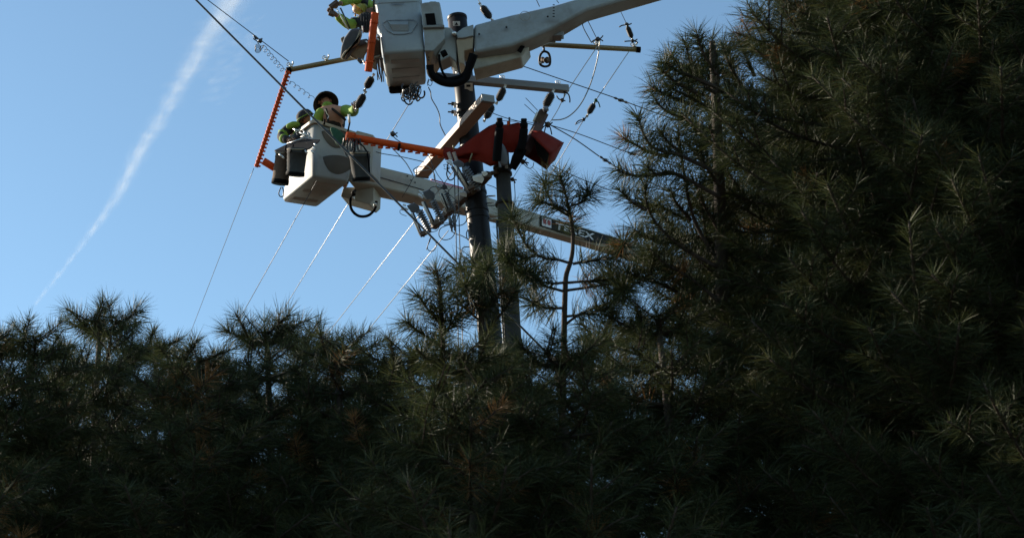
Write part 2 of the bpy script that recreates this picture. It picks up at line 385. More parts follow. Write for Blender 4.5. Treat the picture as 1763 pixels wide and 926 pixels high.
for k, (pp, r) in enumerate((([(740, 112), (743, 128), (760, 141), (783, 144), (801, 136), (808, 118), (817, 94)], 6.5), ([(756, 94), (757, 108), (761, 122), (768, 134)], 2.), ([(812, 92), (806, 112), (800, 127), (788, 134), (768, 137), (750, 128)], 4.))):
    G().tube(path(pp, 23.45+.03*k), px(r), 10).build('hydraulic_hose', 'black_rubber', ub)
G().beam(P(760, 95, 23.5), P(769, 90, 23.5), .09, .06).build('hose_clamp', 'black_rubber', ub, bevel=.01)

# lower boom
LBX = lambda x: lerpd(x, 640, 24.95, 1116, 27.6)
lb = thing('aerial_lift_boom', 'grey white lift boom with black lettered band running down right behind both poles', 'lift boom', P(900, 380, 26))
aw2 = Vector((.35, 1, 0))
rows = [(600, 272, 312, LBX(600), .5, -2), (638, 282, 318, LBX(638), .5, -2), (700, 297, 333, LBX(700), .45, -2), (745, 310, 345, LBX(745), .42, -2), (800, 324, 358, LBX(800), .38, -2), (888, 355, 382, LBX(888), .33, -1), (1000, 389, 414, LBX(1000), .32, -1), (1116, 424, 449, LBX(1116), .32, -1), (1700, 600, 630, LBX(1700), .36, 0)]
G().loft(quad_boom(rows, aw2)).build('boom_arm', 'boom_paint', lb, bevel=.035)
G().slab([P(591, 322, 24.9), P(644, 322, 24.9), P(643, 345, 24.9), P(636, 352, 24.85), P(586, 338, 24.85)], Vector((.1, .3, 0))).build('boom_tip', 'boom_paint', lb, bevel=.015)
g = G().tube([P(742+k*11, 309+k*2.95, LBX(742+k*11)-.01) for k in range(6)], px(1.3), 5); g.build('warning_stripe', 'red_stripe', lb)
def on_boom(x, f, off=.012):          # f 0 top..1 crease on the side face, nearer by off
    xs = [r[0] for r in rows]; yt = np.interp(x, xs, [r[1] for r in rows]); yc = np.interp(x, xs, [r[2] for r in rows])
    d = LBX(x); T = P(x, yt, d); B = P(x, yc, d-(yc-yt)*d/F*math.sin(PITCH)*.9)
    n = (P(x+20, yt, LBX(x+20))-T).cross(B-T).normalized(); 
    if n.dot(FW) > 0: n = -n
    return T.lerp(B, f) + n*off, n
def boom_poly(name, mt, uv, off, th=.004, **kw):
    pp = [on_boom(x, f, off)[0] for x, f in uv]; n = on_boom(uv[0][0], .5)[1]
    return G().slab(pp, -n*th).build(name, mt, lb, **kw)
boom_poly('decal_band', 'decal_black', [(929, .16), (1000, .15), (1062, .12), (1088, .3), (1062, .55), (1024, .88), (990, .9), (929, .82)], .012, label='black band with white TEREX lettering')
boom_poly('logo_plate', 'decal_white', [(932, .22), (948, .22), (948, .78), (932, .78)], .018)
for a, b in (((934, .32), (939, .62)), ((941.5, .32), (946.5, .62))):
    boom_poly('logo_mark', 'decal_red', [(a[0], a[1]), (b[0], a[1]), (b[0], b[1]), (a[0], b[1])], .024)
boom_poly('red_flash', 'decal_red', [(1050, .2), (1086, .3), (1062, .42)], .02)
boom_poly('seam', 'polymer_dark', [(642, .52), (730, .60), (730, .63), (642, .55)], .006)
for x, f in ((700, .15), (706, .3), (713, .35), (765, .4), (770, .75)): boom_poly('bolt', 'polymer_dark', [(x, f), (x+2, f), (x+2, f+.06), (x, f+.06)], .014)
def lettering(text, x0, x1, f0, f1, off, mt):
    cu = bpy.data.curves.new('letter_curve', 'FONT'); cu.body = text; cu.size = 1; cu.extrude = 0.0; cu.offset = .02
    to = bpy.data.objects.new('letters', cu); C.objects.link(to); bpy.context.view_layer.update()
    me = bpy.data.meshes.new_from_object(to); bpy.data.objects.remove(to)
    xs = [v.co.x for v in me.vertices]; ys = [v.co.y for v in me.vertices]
    g = G(); vs = []
    for v in me.vertices:
        u = (v.co.x-min(xs))/(max(xs)-min(xs)); w = (v.co.y-min(ys))/(max(ys)-min(ys))
        p, n = on_boom(x0+(x1-x0)*u + (w-.5)*1.5, f1+(f0-f1)*w, off); vs.append(p)
    g.add(vs, [tuple(p.vertices) for p in me.polygons]); return g.build('lettering', mt, lb, label='white word TEREX')
lettering('TEREX', 955, 1022, .30, .74, .02, 'decal_white')
G().tube(path([(611, 333), (603, 346), (606, 362), (618, 372), (634, 371), (645, 360), (648, 346)], 24.6), px(2.6), 10).build('hydraulic_hose', 'black_rubber', lb)
for x, y in ((608, 341), (646, 352)): G().tube([P(x, y-3, 24.6), P(x, y+3, 24.6)], px(3.4), 8).build('hose_fitting', 'galvanised', lb)
G().tube([P(607, 333, 24.7), P(611, 328, 24.8)], px(3), 8).build('bolt', 'polymer_dark', lb)

# ------------------------------------------------------------ buckets
def rounded(c4, r=.07, k=3):
    out = []
    for i in range(4):
        p, a, b = c4[i], c4[i-1], c4[(i+1) % 4]
        u = (a-p).normalized(); w = (b-p).normalized()
        for j in range(k+1):
            t = j/k; out.append((p+u*r)*(1-t)**2 + p*2*t*(1-t) + (p+w*r)*t*t)
    return out
# lower bucket
A = P(541, 303, 23.95); z0 = A.z
bl = [A, PZ(602, 313, z0), PZ(602, 313, z0)+PZ(485, 348, z0)-A, PZ(485, 348, z0)]
z1 = z0 + .93; NA = PZ(541, 208, z1); ND = PZ(628, 235, z1); NB = PZ(497, 241, z1)
tl_ = [NA, ND, ND+NB-NA, NB]
bk = thing('lift_bucket', 'grimy white two person lift bucket at left, tool bags hung on its sides', 'lift bucket', A)
rings = [rounded([p.lerp(sum(bl, Vector())/4, .05) for p in bl], .05)] + [rounded([bl[i].lerp(tl_[i], f)+Vector((0, 0, .02*(1-f))) for i in range(4)], .07) for f in (0.02, .35, .36, .7, .97)]
G().loft(rings, True, False, True).build('tub', 'grimy_fibreglass', bk, solid=.025)
rim = rounded([tl_[i] + (tl_[i]-sum(tl_, Vector())/4).normalized()*.02 for i in range(4)], .09, 4); rim.append(rim[0])
g = G(); c_ = sum(rim, Vector())/len(rim); sec = []
for p in rim:
    o_ = (p-c_); o_.z = 0; o_.normalize(); sec.append([p+o_*.035-Vector((0, 0, .045)), p+o_*.04+Vector((0, 0, .005)), p-o_*.035+Vector((0, 0, .01)), p-o_*.03-Vector((0, 0, .04))])
g.loft(sec, False, False); g.build('rim', 'cream_gel', bk, bevel=.008)
g = G()
fr = lambda u, v: (bl[0].lerp(bl[1], u)).lerp(NA.lerp(ND, u), v)
nf = (bl[1]-bl[0]).cross(NA-bl[0]).normalized(); nf = nf if nf.dot(FW) < 0 else -nf
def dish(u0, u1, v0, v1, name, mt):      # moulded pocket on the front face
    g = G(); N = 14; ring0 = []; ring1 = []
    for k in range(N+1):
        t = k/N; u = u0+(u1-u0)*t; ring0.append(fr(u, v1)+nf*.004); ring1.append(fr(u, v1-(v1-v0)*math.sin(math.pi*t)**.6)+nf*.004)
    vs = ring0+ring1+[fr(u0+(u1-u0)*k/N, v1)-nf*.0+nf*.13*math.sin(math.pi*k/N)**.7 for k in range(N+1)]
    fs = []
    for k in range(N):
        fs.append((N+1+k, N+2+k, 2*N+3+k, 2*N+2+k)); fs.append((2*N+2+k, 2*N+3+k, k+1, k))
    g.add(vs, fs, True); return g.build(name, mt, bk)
dish(.2, .98, .10, .37, 'step_pocket', 'pocket_shade'); dish(.15, .75, .60, .84, 'step_pocket', 'pocket_shade')
for k in range(3):
    a = bl[0].lerp(bl[3], .2+.3*k); b = bl[1].lerp(bl[2], .2+.3*k); G().beam(a.lerp(b, .15)-Vector((0, 0, -.012)), a.lerp(b, .85)+Vector((0, 0, .012)), .09, .03).build('bottom_rib', 'grimy_fibreglass', bk, bevel=.01)
G().slab([P(613, 224, 24.6), P(643, 232, 24.6), P(640, 300, 24.3), P(611, 296, 24.3)], Vector((.12, .3, 0))).build('control_console', 'boom_paint', bk, bevel=.02)
# clutter hung from the bucket's left rim
def tool_bag(label, top_, bot_, r0, r1, mt, straps=(), d=23.8):
    t = thing('tool_bag', label, 'tool bag', top_, 'canvas tool bags on the lower bucket')
    G().lathe(top_, bot_, [(0, r0*.92), (.02, r0), (.12, r0*1.0), (.13, r0*1.03), (.2, r0*1.03), (.21, r0*.99), (.5, (r0+r1)*.5*1.01), (.84, r1*1.0), (.86, r1*1.04), (.97, r1*1.04), (1., r1*.9)], 18).build('pouch', mt, t)
    dr = (bot_-top_).normalized()
    G().tube([top_+dr*.01+(RT*math.cos(a)+FW*math.sin(a))*r0 for a in np.linspace(0, 2*math.pi, 16)], .012, 6).build('hoop', 'canvas_tan', t)
    G().lathe(top_.lerp(bot_, .88), bot_+dr*.004, [(0, r1*1.03), (.1, r1*1.05), (.9, r1*1.05), (1, r1*.85)], 18).build('base', 'black_rubber', t)
    for s_ in straps: G().tube(smooth_path([P(x, y, dd) for x, y, dd in s_], 3), .012, 6).build('strap', 'black_rubber', t)
    return t
tool_bag('brown round tool bag hanging outermost at the left of the lower bucket', P(489, 262, 23.95), P(482, 317, 23.85), px(14), px(14.5), 'canvas_brown', [[(493, 250, 23.9), (490, 262, 23.9)]])
tool_bag('dark grey tool bag hanging under the black tray beside the brown bag', P(512, 256, 23.75), P(508, 303, 23.7), px(17), px(15.5), 'canvas_dark', [[(505, 250, 23.7), (500, 262, 23.6)]])
tool_bag('dark tool bag on two straps at the right of the lower bucket', P(619, 262, 23.7), P(622, 312, 23.65), px(17.5), px(15), 'canvas_dark', [[(610, 232, 23.9), (611, 250, 23.7), (609, 262, 23.55)], [(612, 240, 23.8), (632, 262, 23.6), (636, 300, 23.5)]])
tr = thing('tool_tray', 'black plastic tray shelf fixed on the left side of lower bucket', 'tray', P(510, 250, 23.8))
G().slab([P(472, 259, 24.1), P(496, 247, 24.), P(522, 238.5, 23.85), P(551, 240.5, 23.7), P(549, 244, 23.65), P(533, 256, 23.6), P(525, 258, 23.6), P(500, 259, 23.7), P(478, 266, 23.95)], Vector((0, .05, .015))).build('shelf', 'tray_black', tr, bevel=.004)
G().tube([P(494, 247.5, 23.98), P(522, 238, 23.83)], px(.9), 6).build('edge_trim', 'galvanised', tr)
g = G()
for x, y in ((527, 262), (541, 256), (543, 250), (483, 268), (487, 271), (538, 262)): g.tube([P(x-2, y-3, 23.6), P(x+2, y+2, 23.58)], px(1.6), 6)
g.build('snap_hook', 'galvanised', tr, kind='stuff')
G().tube(path([(484, 322), (480, 332), (482, 338), (487, 338), (488, 330), (486, 322)], 23.9), px(1), 6).build('rope_loop', 'cable_dark', None, label='small dark rope loop dangling beneath the brown tool bag', cat='rope')
def guard_tube(label, p0, p1, r, ribs, name='line_guard', side=None, rib_r=1.25):
    t = thing(name, label, 'line guard', p0); L = (p1-p0).length; dr = (p1-p0).normalized()
    G().tube([p0, p0+dr*.01, p1-dr*.01, p1], [r*.9, r, r, r*.9], 14).build('sleeve', 'orange_rubber', t)
    if ribs:
        g = G()
        for k in range(ribs):
            q = p0.lerp(p1, (k+.5)/ribs); g.tube([q-dr*r*.35, q+dr*r*.35], r*rib_r, 12)
            if side is not None: g.beam(q+side*r*.9, q+side*r*1.9, r*.9, r*.9, dr)
        g.build('corrugation', 'orange_rubber', t, bevel=0)
    return t
guard_tube('long orange corrugated line guard hanging in the sun from the olive tube end', P(496, 122, 24.05), P(441, 288, 24.05), px(3.6), 26, side=(RT*.95-UP*.3).normalized())
guard_tube('short orange guard tube sticking out beside the brown tool bag', P(453, 277, 24.0), P(474, 290, 24.0), px(6.5), 0)
t = guard_tube('long orange red line guard stretching from the lower bucket to the blanket', P(598, 235, 23.8), P(790, 268, 23.55), px(6.), 0)
g = G(); p0, p1 = P(598, 235, 23.8), P(790, 268, 23.55)
for k in range(14):
    q = p0.lerp(p1, (k+1.5)/15); g.beam(q-UP*px(6), q-UP*px(9.5 if k % 3 else 11), .07, .04, FW)
g.build('corrugation', 'orange_rubber', t, bevel=.006)
G().tube([P(596, 234, 23.8), P(611, 237, 23.78)], px(8), 14).build('end_collar', 'orange_rubber', t)
G().tube([P(688, 247, 23.6), P(686, 260, 23.6)], px(2.4), 8).build('clip', 'black_rubber', t)
guard_tube('upright orange line guard standing against the upper bucket side', P(646, 22, 23.5), P(634, 124, 23.5), px(6.5), 3, rib_r=1.06)
# green cloth, cords on rim
G().slab([P(562, 214, 23.95), P(590, 222, 23.9), P(600, 246, 23.85), P(588, 255, 23.8), P(578, 252, 23.85), P(572, 232, 23.9)], FW*.04).build('cloth', 'green_cloth', None, sub=2, label='dark green cloth draped over the lower bucket rim', cat='cloth')
g = G()
for k in range(14):
    x = 592+k*2.2; g.tube(path([(x, 238), (x+rnd.uniform(-5, 5), 252), (x+rnd.uniform(-5, 8), 262+rnd.uniform(0, 12))], 23.7), px(.8), 5)
g.build('cord_bundle', 'cable_dark', None, label='tangle of dark cords hanging under the orange guard end', cat='cords', kind='stuff')
g = G()
for (x, y, dx, dy) in ((505, 222, 8, 3), (516, 228, 12, 6), (522, 224, 4, 10), (530, 228, 3, 9), (518, 236, 14, -4), (512, 232, -4, -8)): g.tube([P(x, y, 23.9), P(x+dx, y+dy, 23.85)], px(1.3), 6)
g.build('hand_tool', 'galvanised', None, label='cluster of steel hand tools clipped to the bucket rim above the tray', cat='tools')

# upper bucket
E = P(659.5, 92, 23.6); ze = E.z
bu = [E, PZ(731.5, 87.5, ze), PZ(734, 147, ze), PZ(667, 153, ze)]
zt = ze + 1.02
tu = [PZ(643.5, -14, zt), PZ(722, -17, zt), PZ(727, 42, zt), PZ(645, 47, zt)]
uk = thing('lift_bucket', 'white lift bucket at top centre showing its brown lit underside', 'lift bucket', E)
rings = [rounded([p.lerp(sum(bu, Vector())/4, .04) for p in bu], .05)] + [rounded([bu[i].lerp(tu[i], f)+Vector((0, 0, .02*(1-f))) for i in range(4)], .06) for f in (0.02, .3, .6, .8, .99)]
G().loft(rings, True, False, True).build('tub', 'white_fibreglass', uk, solid=.025)
for zf, w_, nm in ((.80, .012, 'seam_band'), (.985, .03, 'rim')):
    rr = rounded([bu[i].lerp(tu[i], zf) for i in range(4)], .08, 4); rr.append(rr[0]); c_ = sum(rr, Vector())/len(rr); sec = []
    for p in rr:
        o_ = (p-c_); o_.z = 0; o_.normalize(); hh = .1 if nm == 'seam_band' else .05
        sec.append([p+o_*w_-Vector((0, 0, .0)), p+o_*w_+Vector((0, 0, hh)), p-o_*.02+Vector((0, 0, hh)), p-o_*.02])
    G().loft(sec, False, False).build(nm, 'white_fibreglass', uk, bevel=.006)
nu = (bu[1]-bu[0]).cross(tu[0]-bu[0]).normalized(); nu = nu if nu.dot(FW) < 0 else -nu
def fu(x, y, off=.004):           # point of the front wall seen at pixel
    r = ray(x, y); t = (bu[0]-LOC).dot(nu)/r.dot(nu); return LOC + r*t + nu*off
hexa = [(659, 42), (667, 36), (712, 35), (719, 40), (708, 57), (697, 59.5), (678, 60), (668, 54)]
g = G(); q = [fu(x, y, .012) for x, y in hexa]; q.append(q[0]); g.tube(q, px(.8), 6); g.build('step_outline', 'white_fibreglass', uk)
g = G().slab([fu(668, 38, .0), fu(702, 38, .0), fu(702, 54, .0), fu(672, 54, .0)], nu*.0+nu*.002)
G().add([fu(667, 37, .003), fu(703, 37, .003), fu(703, 46, .05), fu(673, 46, .05), fu(703, 54, .003), fu(676, 54, .003)], [(0, 1, 2, 3), (3, 2, 4, 5), (0, 3, 5), (1, 4, 2)]).build('step', 'white_fibreglass', uk, solid=.004)
G().slab([fu(673, 7, .02), fu(696, 6.5, .02), fu(696, 8, .02), fu(673, 8.5, .02)], -nu*.004).build('maker_plate', 'arm_grey', uk)
db = Vector((0, 0, -1))
c4 = [bu[i].lerp(sum(bu, Vector())/4, .15) for i in range(4)]
for k in range(3):
    a = bu[0].lerp(bu[3], .25+.25*k); b = bu[1].lerp(bu[2], .25+.25*k); G().beam(a.lerp(b, .15), a.lerp(b, .85), .1, .02).build('bottom_rib', 'white_fibreglass', uk, bevel=.01)
g = G().loft([rounded([PZ(668, 150, ze-.0), PZ(716, 147, ze), PZ(716, 153, ze), PZ(670, 156, ze)], .03), rounded([PZ(669, 157, ze-.07), PZ(712, 155, ze-.07), PZ(710, 160, ze-.07), PZ(672, 162, ze-.07)], .03)]); g.build('foot_pan', 'black_rubber', uk)
g = G().slab([P(724, 6, 23.7), P(731, 4, 23.7), P(738, 3.5, 23.7), P(741, 2, 23.7), P(750, 2, 23.7), P(752, 3, 23.7), P(757, 3, 23.7), P(763, 44, 23.65), P(727, 45, 23.65)], Vector((.04, .3, 0))); g.build('valve_cover', 'white_fibreglass', uk, bevel=.02)
G().slab([P(732, 24, 23.66), P(748, 23, 23.66), P(751, 43, 23.63), P(735, 43.5, 23.63)], FW*.03).build('cover_window', 'black_rubber', uk)
G().slab([P(728, 44, 23.6), P(765, 43, 23.6), P(765, 47, 23.6), P(728, 48, 23.6)], Vector((.03, .35, 0))).build('cover_flange', 'white_fibreglass', uk, bevel=.006)
G().slab([P(729, 48, 23.65), P(765, 47, 23.65), P(766, 67, 23.6), P(746, 88, 23.58), P(731, 88, 23.58)], Vector((.04, .36, 0))).build('mount_body', 'white_fibreglass', uk, bevel=.015)
G().slab([P(732, 88, 23.6), P(745, 88, 23.6), P(766, 68, 23.62), P(764, 84, 23.8), P(750, 110, 23.9), P(734, 116, 23.9)], Vector((.03, .25, 0))).build('mount_base', 'cream_gel', uk, bevel=.015)
for y in (99, 104): G().tube([P(738, y, 23.6), P(738, y, 23.85)], px(1.2), 8).build('bolt', 'polymer_dark', uk)
g = G()
for k in range(26):
    cx, cy = 709+rnd.gauss(0, 8), 162+rnd.gauss(0, 4); rx, ry = rnd.uniform(2, 9), rnd.uniform(5, 14); a0 = rnd.uniform(0, 6)
    dd = 23.9+rnd.uniform(-.08, .12); tilt = rnd.uniform(-.4, .4)
    g.tube([P(cx+rx*math.cos(a)+tilt*ry*math.sin(a), cy+ry*math.sin(a), dd+.04*math.sin(a+a0)) for a in np.linspace(a0, a0+rnd.uniform(2., 4.6), 12)], px(rnd.uniform(.8, 1.7)), 5)
g.build('rope_tangle', 'cable_dark', None, label='tangled dark ropes and loops hanging below the upper bucket', cat='ropes', kind='stuff')
# sling bags on the left of the upper bucket
def bag_mesh(pts, d, th, mt, name, parent):
    return G().slab([P(x, y, d+(y-60)*.002) for x, y in pts], FW*th).build(name, mt, parent, bevel=.035)
sb = thing('tool_pouch', 'slate and tan canvas pouch leaning out from upper bucket over the olive tube', 'pouch', P(605, 75, 23.8))
bag_mesh([(604, 50), (622, 48), (624, 62), (612, 84), (597, 104), (585, 101), (588, 80), (592, 66)], 23.7, .1, 'canvas_slate', 'pouch', sb)
bag_mesh([(619, 50), (624, 60), (618, 76), (600, 88), (594, 104), (586, 100), (592, 90), (610, 74), (616, 60)], 23.62, .08, 'canvas_tan', 'flap', sb)
bag_mesh([(586, 66), (593, 62), (592, 76), (588, 74)], 23.75, .04, 'canvas_tan', 'tab', sb)
s2 = thing('tool_pouch', 'pale canvas bag bulging between the slate pouch and orange guard', 'pouch', P(615, 90, 23.8))
bag_mesh([(600, 88), (616, 74), (634, 66), (636, 82), (628, 96), (624, 110), (616, 104), (603, 98)], 23.72, .12, 'canvas_tan', 'pouch', s2)
bag_mesh([(614, 70), (634, 66), (634, 76), (616, 80)], 23.66, .1, 'canvas_slate', 'flap', s2)
bag_mesh([(613, 102), (620, 98), (627, 106), (621, 112)], 23.66, .06, 'canvas_slate', 'flap', s2)
s3 = thing('tool_pouch', 'brown canvas bag squeezed between orange guard and upper bucket wall', 'pouch', P(650, 90, 23.8))
bag_mesh([(642, 66), (655, 62), (657, 98), (648, 106), (634, 100)], 23.72, .12, 'canvas_brown', 'pouch', s3)
bag_mesh([(634, 100), (656, 94), (655, 100), (640, 106)], 23.66, .1, 'canvas_tan', 'rolled_edge', s3)
bag_mesh([(639, 104), (650, 102), (649, 122), (640, 118)], 23.7, .06, 'canvas_tan', 'end_flap', s3)
g = G()
for k in range(9):
    x = 646+k*1.6; g.tube(path([(x, 100), (x+rnd.uniform(0, 3), 115), (x+2+rnd.uniform(0, 4), 128+rnd.uniform(0, 14))], 23.65), px(.9), 5)
g.build('rope_bundle', 'rust_metal', None, label='reddish brown ropes hanging down the left edge of the upper bucket', cat='ropes', kind='stuff')
g = G()
for (x, y) in ((627, 107), (629, 111), (632, 73), (637, 70), (640, 68), (652, 62), (625, 104), (650, 68)): g.tube([P(x-2, y-2, 23.6), P(x+2, y+2, 23.58)], px(1.5), 6)
g.build('snap_hook', 'galvanised', None, label='steel snap hooks among the bags left of the upper bucket', cat='hooks', kind='stuff')
G().tube([P(624, 45, 23.6), P(625, 58, 23.6)], px(1.1), 6).build('rod', 'white_guard', None, label='short white rod on the black clad upper worker', cat='rod')

# ------------------------------------------------------------ people
def skin_mesh(name, verts, edges, radii, mt, parent, sub=2, **kw):
    me = bpy.data.meshes.new(name); o_ = org(parent); me.from_pydata([tuple(Vector(v)-o_) for v in verts], edges, [])
    me.materials.append(MATS[mt]); o = bpy.data.objects.new(name, me); C.objects.link(o); o.parent = parent; o['_o'] = tuple(o_)
    q = o.modifiers.new('skin', 'SKIN'); q.use_smooth_shade = True
    for i, r in enumerate(radii):
        r = r if isinstance(r, tuple) else (r, r); me.skin_vertices[0].data[i].radius = r
    me.skin_vertices[0].data[0].use_root = True
    q = o.modifiers.new('sub', 'SUBSURF'); q.levels = q.render_levels = sub
    return props(o, **kw)
def chain(name, pts, radii, mt, parent, sub=2): return skin_mesh(name, pts, [(i, i+1) for i in range(len(pts)-1)], radii, mt, parent, sub)
def person(label, J, mats, tall=None):
    t = thing('person', label, 'person', J['pelvis']-Vector((0, 0, .05)))
    pel, chest, neck, head = J['pelvis'], J['chest'], J['neck'], J['head']
    V = [pel, pel.lerp(chest, .5), chest, neck, head, head+(head-neck).normalized()*.09]
    Rr = [(.15, .12), (.14, .11), (.17, .12), .055, (.085, .095), (.07, .075)]
    Ed = [(0, 1), (1, 2), (2, 3), (3, 4), (4, 5)]
    for s_ in 'lr':
        sh, el, wr = J['sh'+s_], J['el'+s_], J['wr'+s_]; k = len(V); V += [sh, el, wr]; Rr += [.065, .045, .032]; Ed += [(2, k), (k, k+1), (k+1, k+2)]
    for s_ in (-1, 1):
        hip = pel + Vector((s_*.1, 0, -.05)); k = len(V); V += [hip, hip+Vector((s_*.03, -.02, -.42)), hip+Vector((s_*.03, .03, -.82))]; Rr += [.09, .06, .045]; Ed += [(0, k), (k, k+1), (k+1, k+2)]
    skin_mesh('body', V, Ed, Rr, 'skin', t)
    # jacket over torso and arms
    V = [pel+(chest-pel)*.05, pel.lerp(chest, .5), chest, chest.lerp(neck, .7)]; Rr = [(.185, .155), (.18, .145), (.205, .155), .085]; Ed = [(0, 1), (1, 2), (2, 3)]
    skin_mesh('jacket', V, Ed, Rr, mats['torso'], t)
    for s_ in 'lr':
        sh, el, wr = J['sh'+s_], J['el'+s_], J['wr'+s_]
        chain('sleeve', [chest.lerp(sh, .6), sh, sh.lerp(el, .5), el, el.lerp(wr, .55), el.lerp(wr, .92)], [.09, .095, .082, .078, .066, .058], mats['sleeve'], t)
        if mats.get('band'): 
            a, b = sh.lerp(el, .42), sh.lerp(el, .92); chain('sleeve_panel', [a, b], [.112, .104], mats['band'], t, 1)
        # glove: palm + five bent fingers
        d_ = (wr-el).normalized(); tgt = J.get('hd'+s_, d_); n_ = d_.cross(tgt) if d_.cross(tgt).length > .05 else d_.orthogonal(); n_.normalize()
        curl = n_.cross(d_).normalized()
        gl = chain('glove', [wr-d_*.04, wr+d_*.0, wr+d_*.05, wr+d_*.085], [.042, .034, (.045, .024), (.042, .02)], mats['glove'], t)
        for k in range(4):
            b0 = wr+d_*.085+n_*(.03-.02*k); L = (.068, .078, .074, .058)[k]
            f = chain('finger', [b0-d_*.02, b0+d_*L*.35+curl*.008, b0+d_*L*.55+curl*L*.4, b0+d_*L*.4+curl*L*.75], [.012, .0115, .011, .010], mats['glove'], gl, 1)
        b0 = wr+d_*.035+n_*.035
        chain('thumb', [b0-n_*.015, b0+n_*.02+curl*.02+d_*.01, b0+n_*.015+curl*.045+d_*.03], [.015, .0135, .0115], mats['glove'], gl, 1)
    chain('trousers', [pel+Vector((0, 0, .08)), pel-Vector((0, 0, .1))], [(.175, .14), (.16, .13)], 'jeans', t)
    for s_ in (-1, 1):
        hip = pel + Vector((s_*.1, 0, -.08)); chain('trouser_leg', [hip, hip+Vector((s_*.03, -.02, -.4)), hip+Vector((s_*.03, .03, -.76))], [.11, .08, .065], 'jeans', t)
    # face
    fd = J['face'].normalized(); hu = (head-neck).normalized(); fd = (fd-hu*fd.dot(hu)).normalized(); sx = fd.cross(hu)
    G().lathe(head+fd*.085-hu*.005, head+fd*.115-hu*.025, [(0, .012), (.6, .016), (1, .006)], 8).build('nose', 'skin', t)
    for s_ in (-1, 1):
        G().lathe(head+fd*.078+sx*s_*.032+hu*.02, head+fd*.092+sx*s_*.032+hu*.02, [(0, .011), (.6, .01), (1, .004)], 8).build('eye', 'cloth_black', t)
        G().lathe(head+sx*s_*.08, head+sx*s_*.1-fd*.005, [(0, .02), (.7, .028), (1, .018)], 8).build('ear', 'skin', t)
    G().tube([head+fd*.085-hu*.055-sx*.022, head+fd*.093-hu*.055, head+fd*.085-hu*.055+sx*.022], .006, 6).build('mouth', 'arm_brown', t)
    return t, hu, fd, sx
def wobj(x, y, d): return P(x, y, d)
# worker with the wide black hat
Jh = dict(pelvis=P(574, 229, 24.85), chest=P(574, 198, 24.85), neck=P(564, 184, 24.95), head=P(559, 175, 25.05), shl=P(551, 194, 24.8), ell=P(544, 213, 24.75), wrl=P(562, 224, 25.1),
          shr=P(597, 190, 24.75), elr=P(609, 193, 24.5), wrr=P(612, 184, 24.2), face=FW*1+RT*-.3, hdr=UP)
t, hu, fd, sx = person('worker in wide black brimmed hat and brown vest, gripping a dark insulator', Jh, dict(torso='vest_brown', sleeve='hi_vis', glove='glove_leather'))
hc = Jh['head']+hu*.02; na = (UP*.5 + FW*.8 - RT*.25).normalized()
u = (RT - na*RT.dot(na)).normalized(); w = na.cross(u)
g = G(); rings = []
for r, h_ in ((.19, -.075), (.185, -.055), (.13, .0), (.105, .015), (.10, .07), (.085, .11), (.03, .125)):
    rings.append([hc + u*math.cos(a)*r + w*math.sin(a)*r*1.05 + na*(h_ - (.02*abs(math.cos(a)) if r > .12 else 0)) for a in np.linspace(0, 2*math.pi, 24, endpoint=False)])
g.loft(rings, False, True, True).build('hat', 'cloth_black', t, solid=.006)
chain('hair', [Jh['head']-hu*.03+FW*-.01, Jh['head']+hu*.05], [.1, .095], 'cloth_black', t)
chain('collar', [P(573, 186, 24.85), P(564, 180, 24.85), P(554, 184, 24.86)], [.055, .07, .05], 'hi_vis', t)
chain('harness', [P(560, 186, 24.68), P(563, 198, 24.66), P(566, 212, 24.64)], [.028, .02, .02], 'cloth_black', t, 1)
chain('harness', [P(570, 186, 24.68), P(584, 197, 24.66), P(596, 208, 24.7)], [.02, .02, .02], 'cloth_black', t, 1)
G().tube(path([(560, 188), (563, 196), (566, 200), (564, 205)], 24.6), px(.8), 5).build('buckle', 'galvanised', t)
G().tube([P(601, 197, 23.9), P(601.5, 212, 23.9)], px(2.2), 8).build('handsaw_handle', 'white_guard', None, label='white handled tool standing on the lower bucket rim', cat='tool')
G().tube([P(559, 205, 23.85), P(558, 215, 23.85)], px(1.8), 6).build('rim_strap', 'black_rubber', None, label='short black strap looped over the lower bucket rim', cat='strap')
G().tube([P(602, 212, 23.85), P(599, 226, 23.8)], px(1.6), 6).build('rim_strap', 'black_rubber', None, label='black strap running from the bucket rim to orange guard', cat='strap')
# hunched worker left
Jl = dict(pelvis=P(534, 250, 25.1), chest=P(514, 226, 25.0), neck=P(520, 214, 25.0), head=P(525, 206, 24.95), shl=P(498, 221, 24.95), ell=P(482, 237, 24.8), wrl=P(499, 242, 24.6),
          shr=P(522, 221, 24.9), elr=P(512, 238, 24.7), wrr=P(506, 243, 24.5), face=RT*-.8-UP*.5-FW*.3)
t, hu, fd, sx = person('hunched worker in lime and black jacket and dark hard hat, left in lower bucket', Jl, dict(torso='cloth_black', sleeve='cloth_black', glove='glove_leather', band='hi_vis'))
chain('cuff_panel', [Jl['ell'].lerp(Jl['wrl'], .1), Jl['ell'].lerp(Jl['wrl'], .7)], [.09, .075], 'hi_vis', t)
chain('shoulder_panel', [P(493, 220, 24.85), P(505, 215, 24.83), P(517, 215, 24.85)], [.045, .06, .04], 'hi_vis', t)
hc = Jl['head']+hu*.02
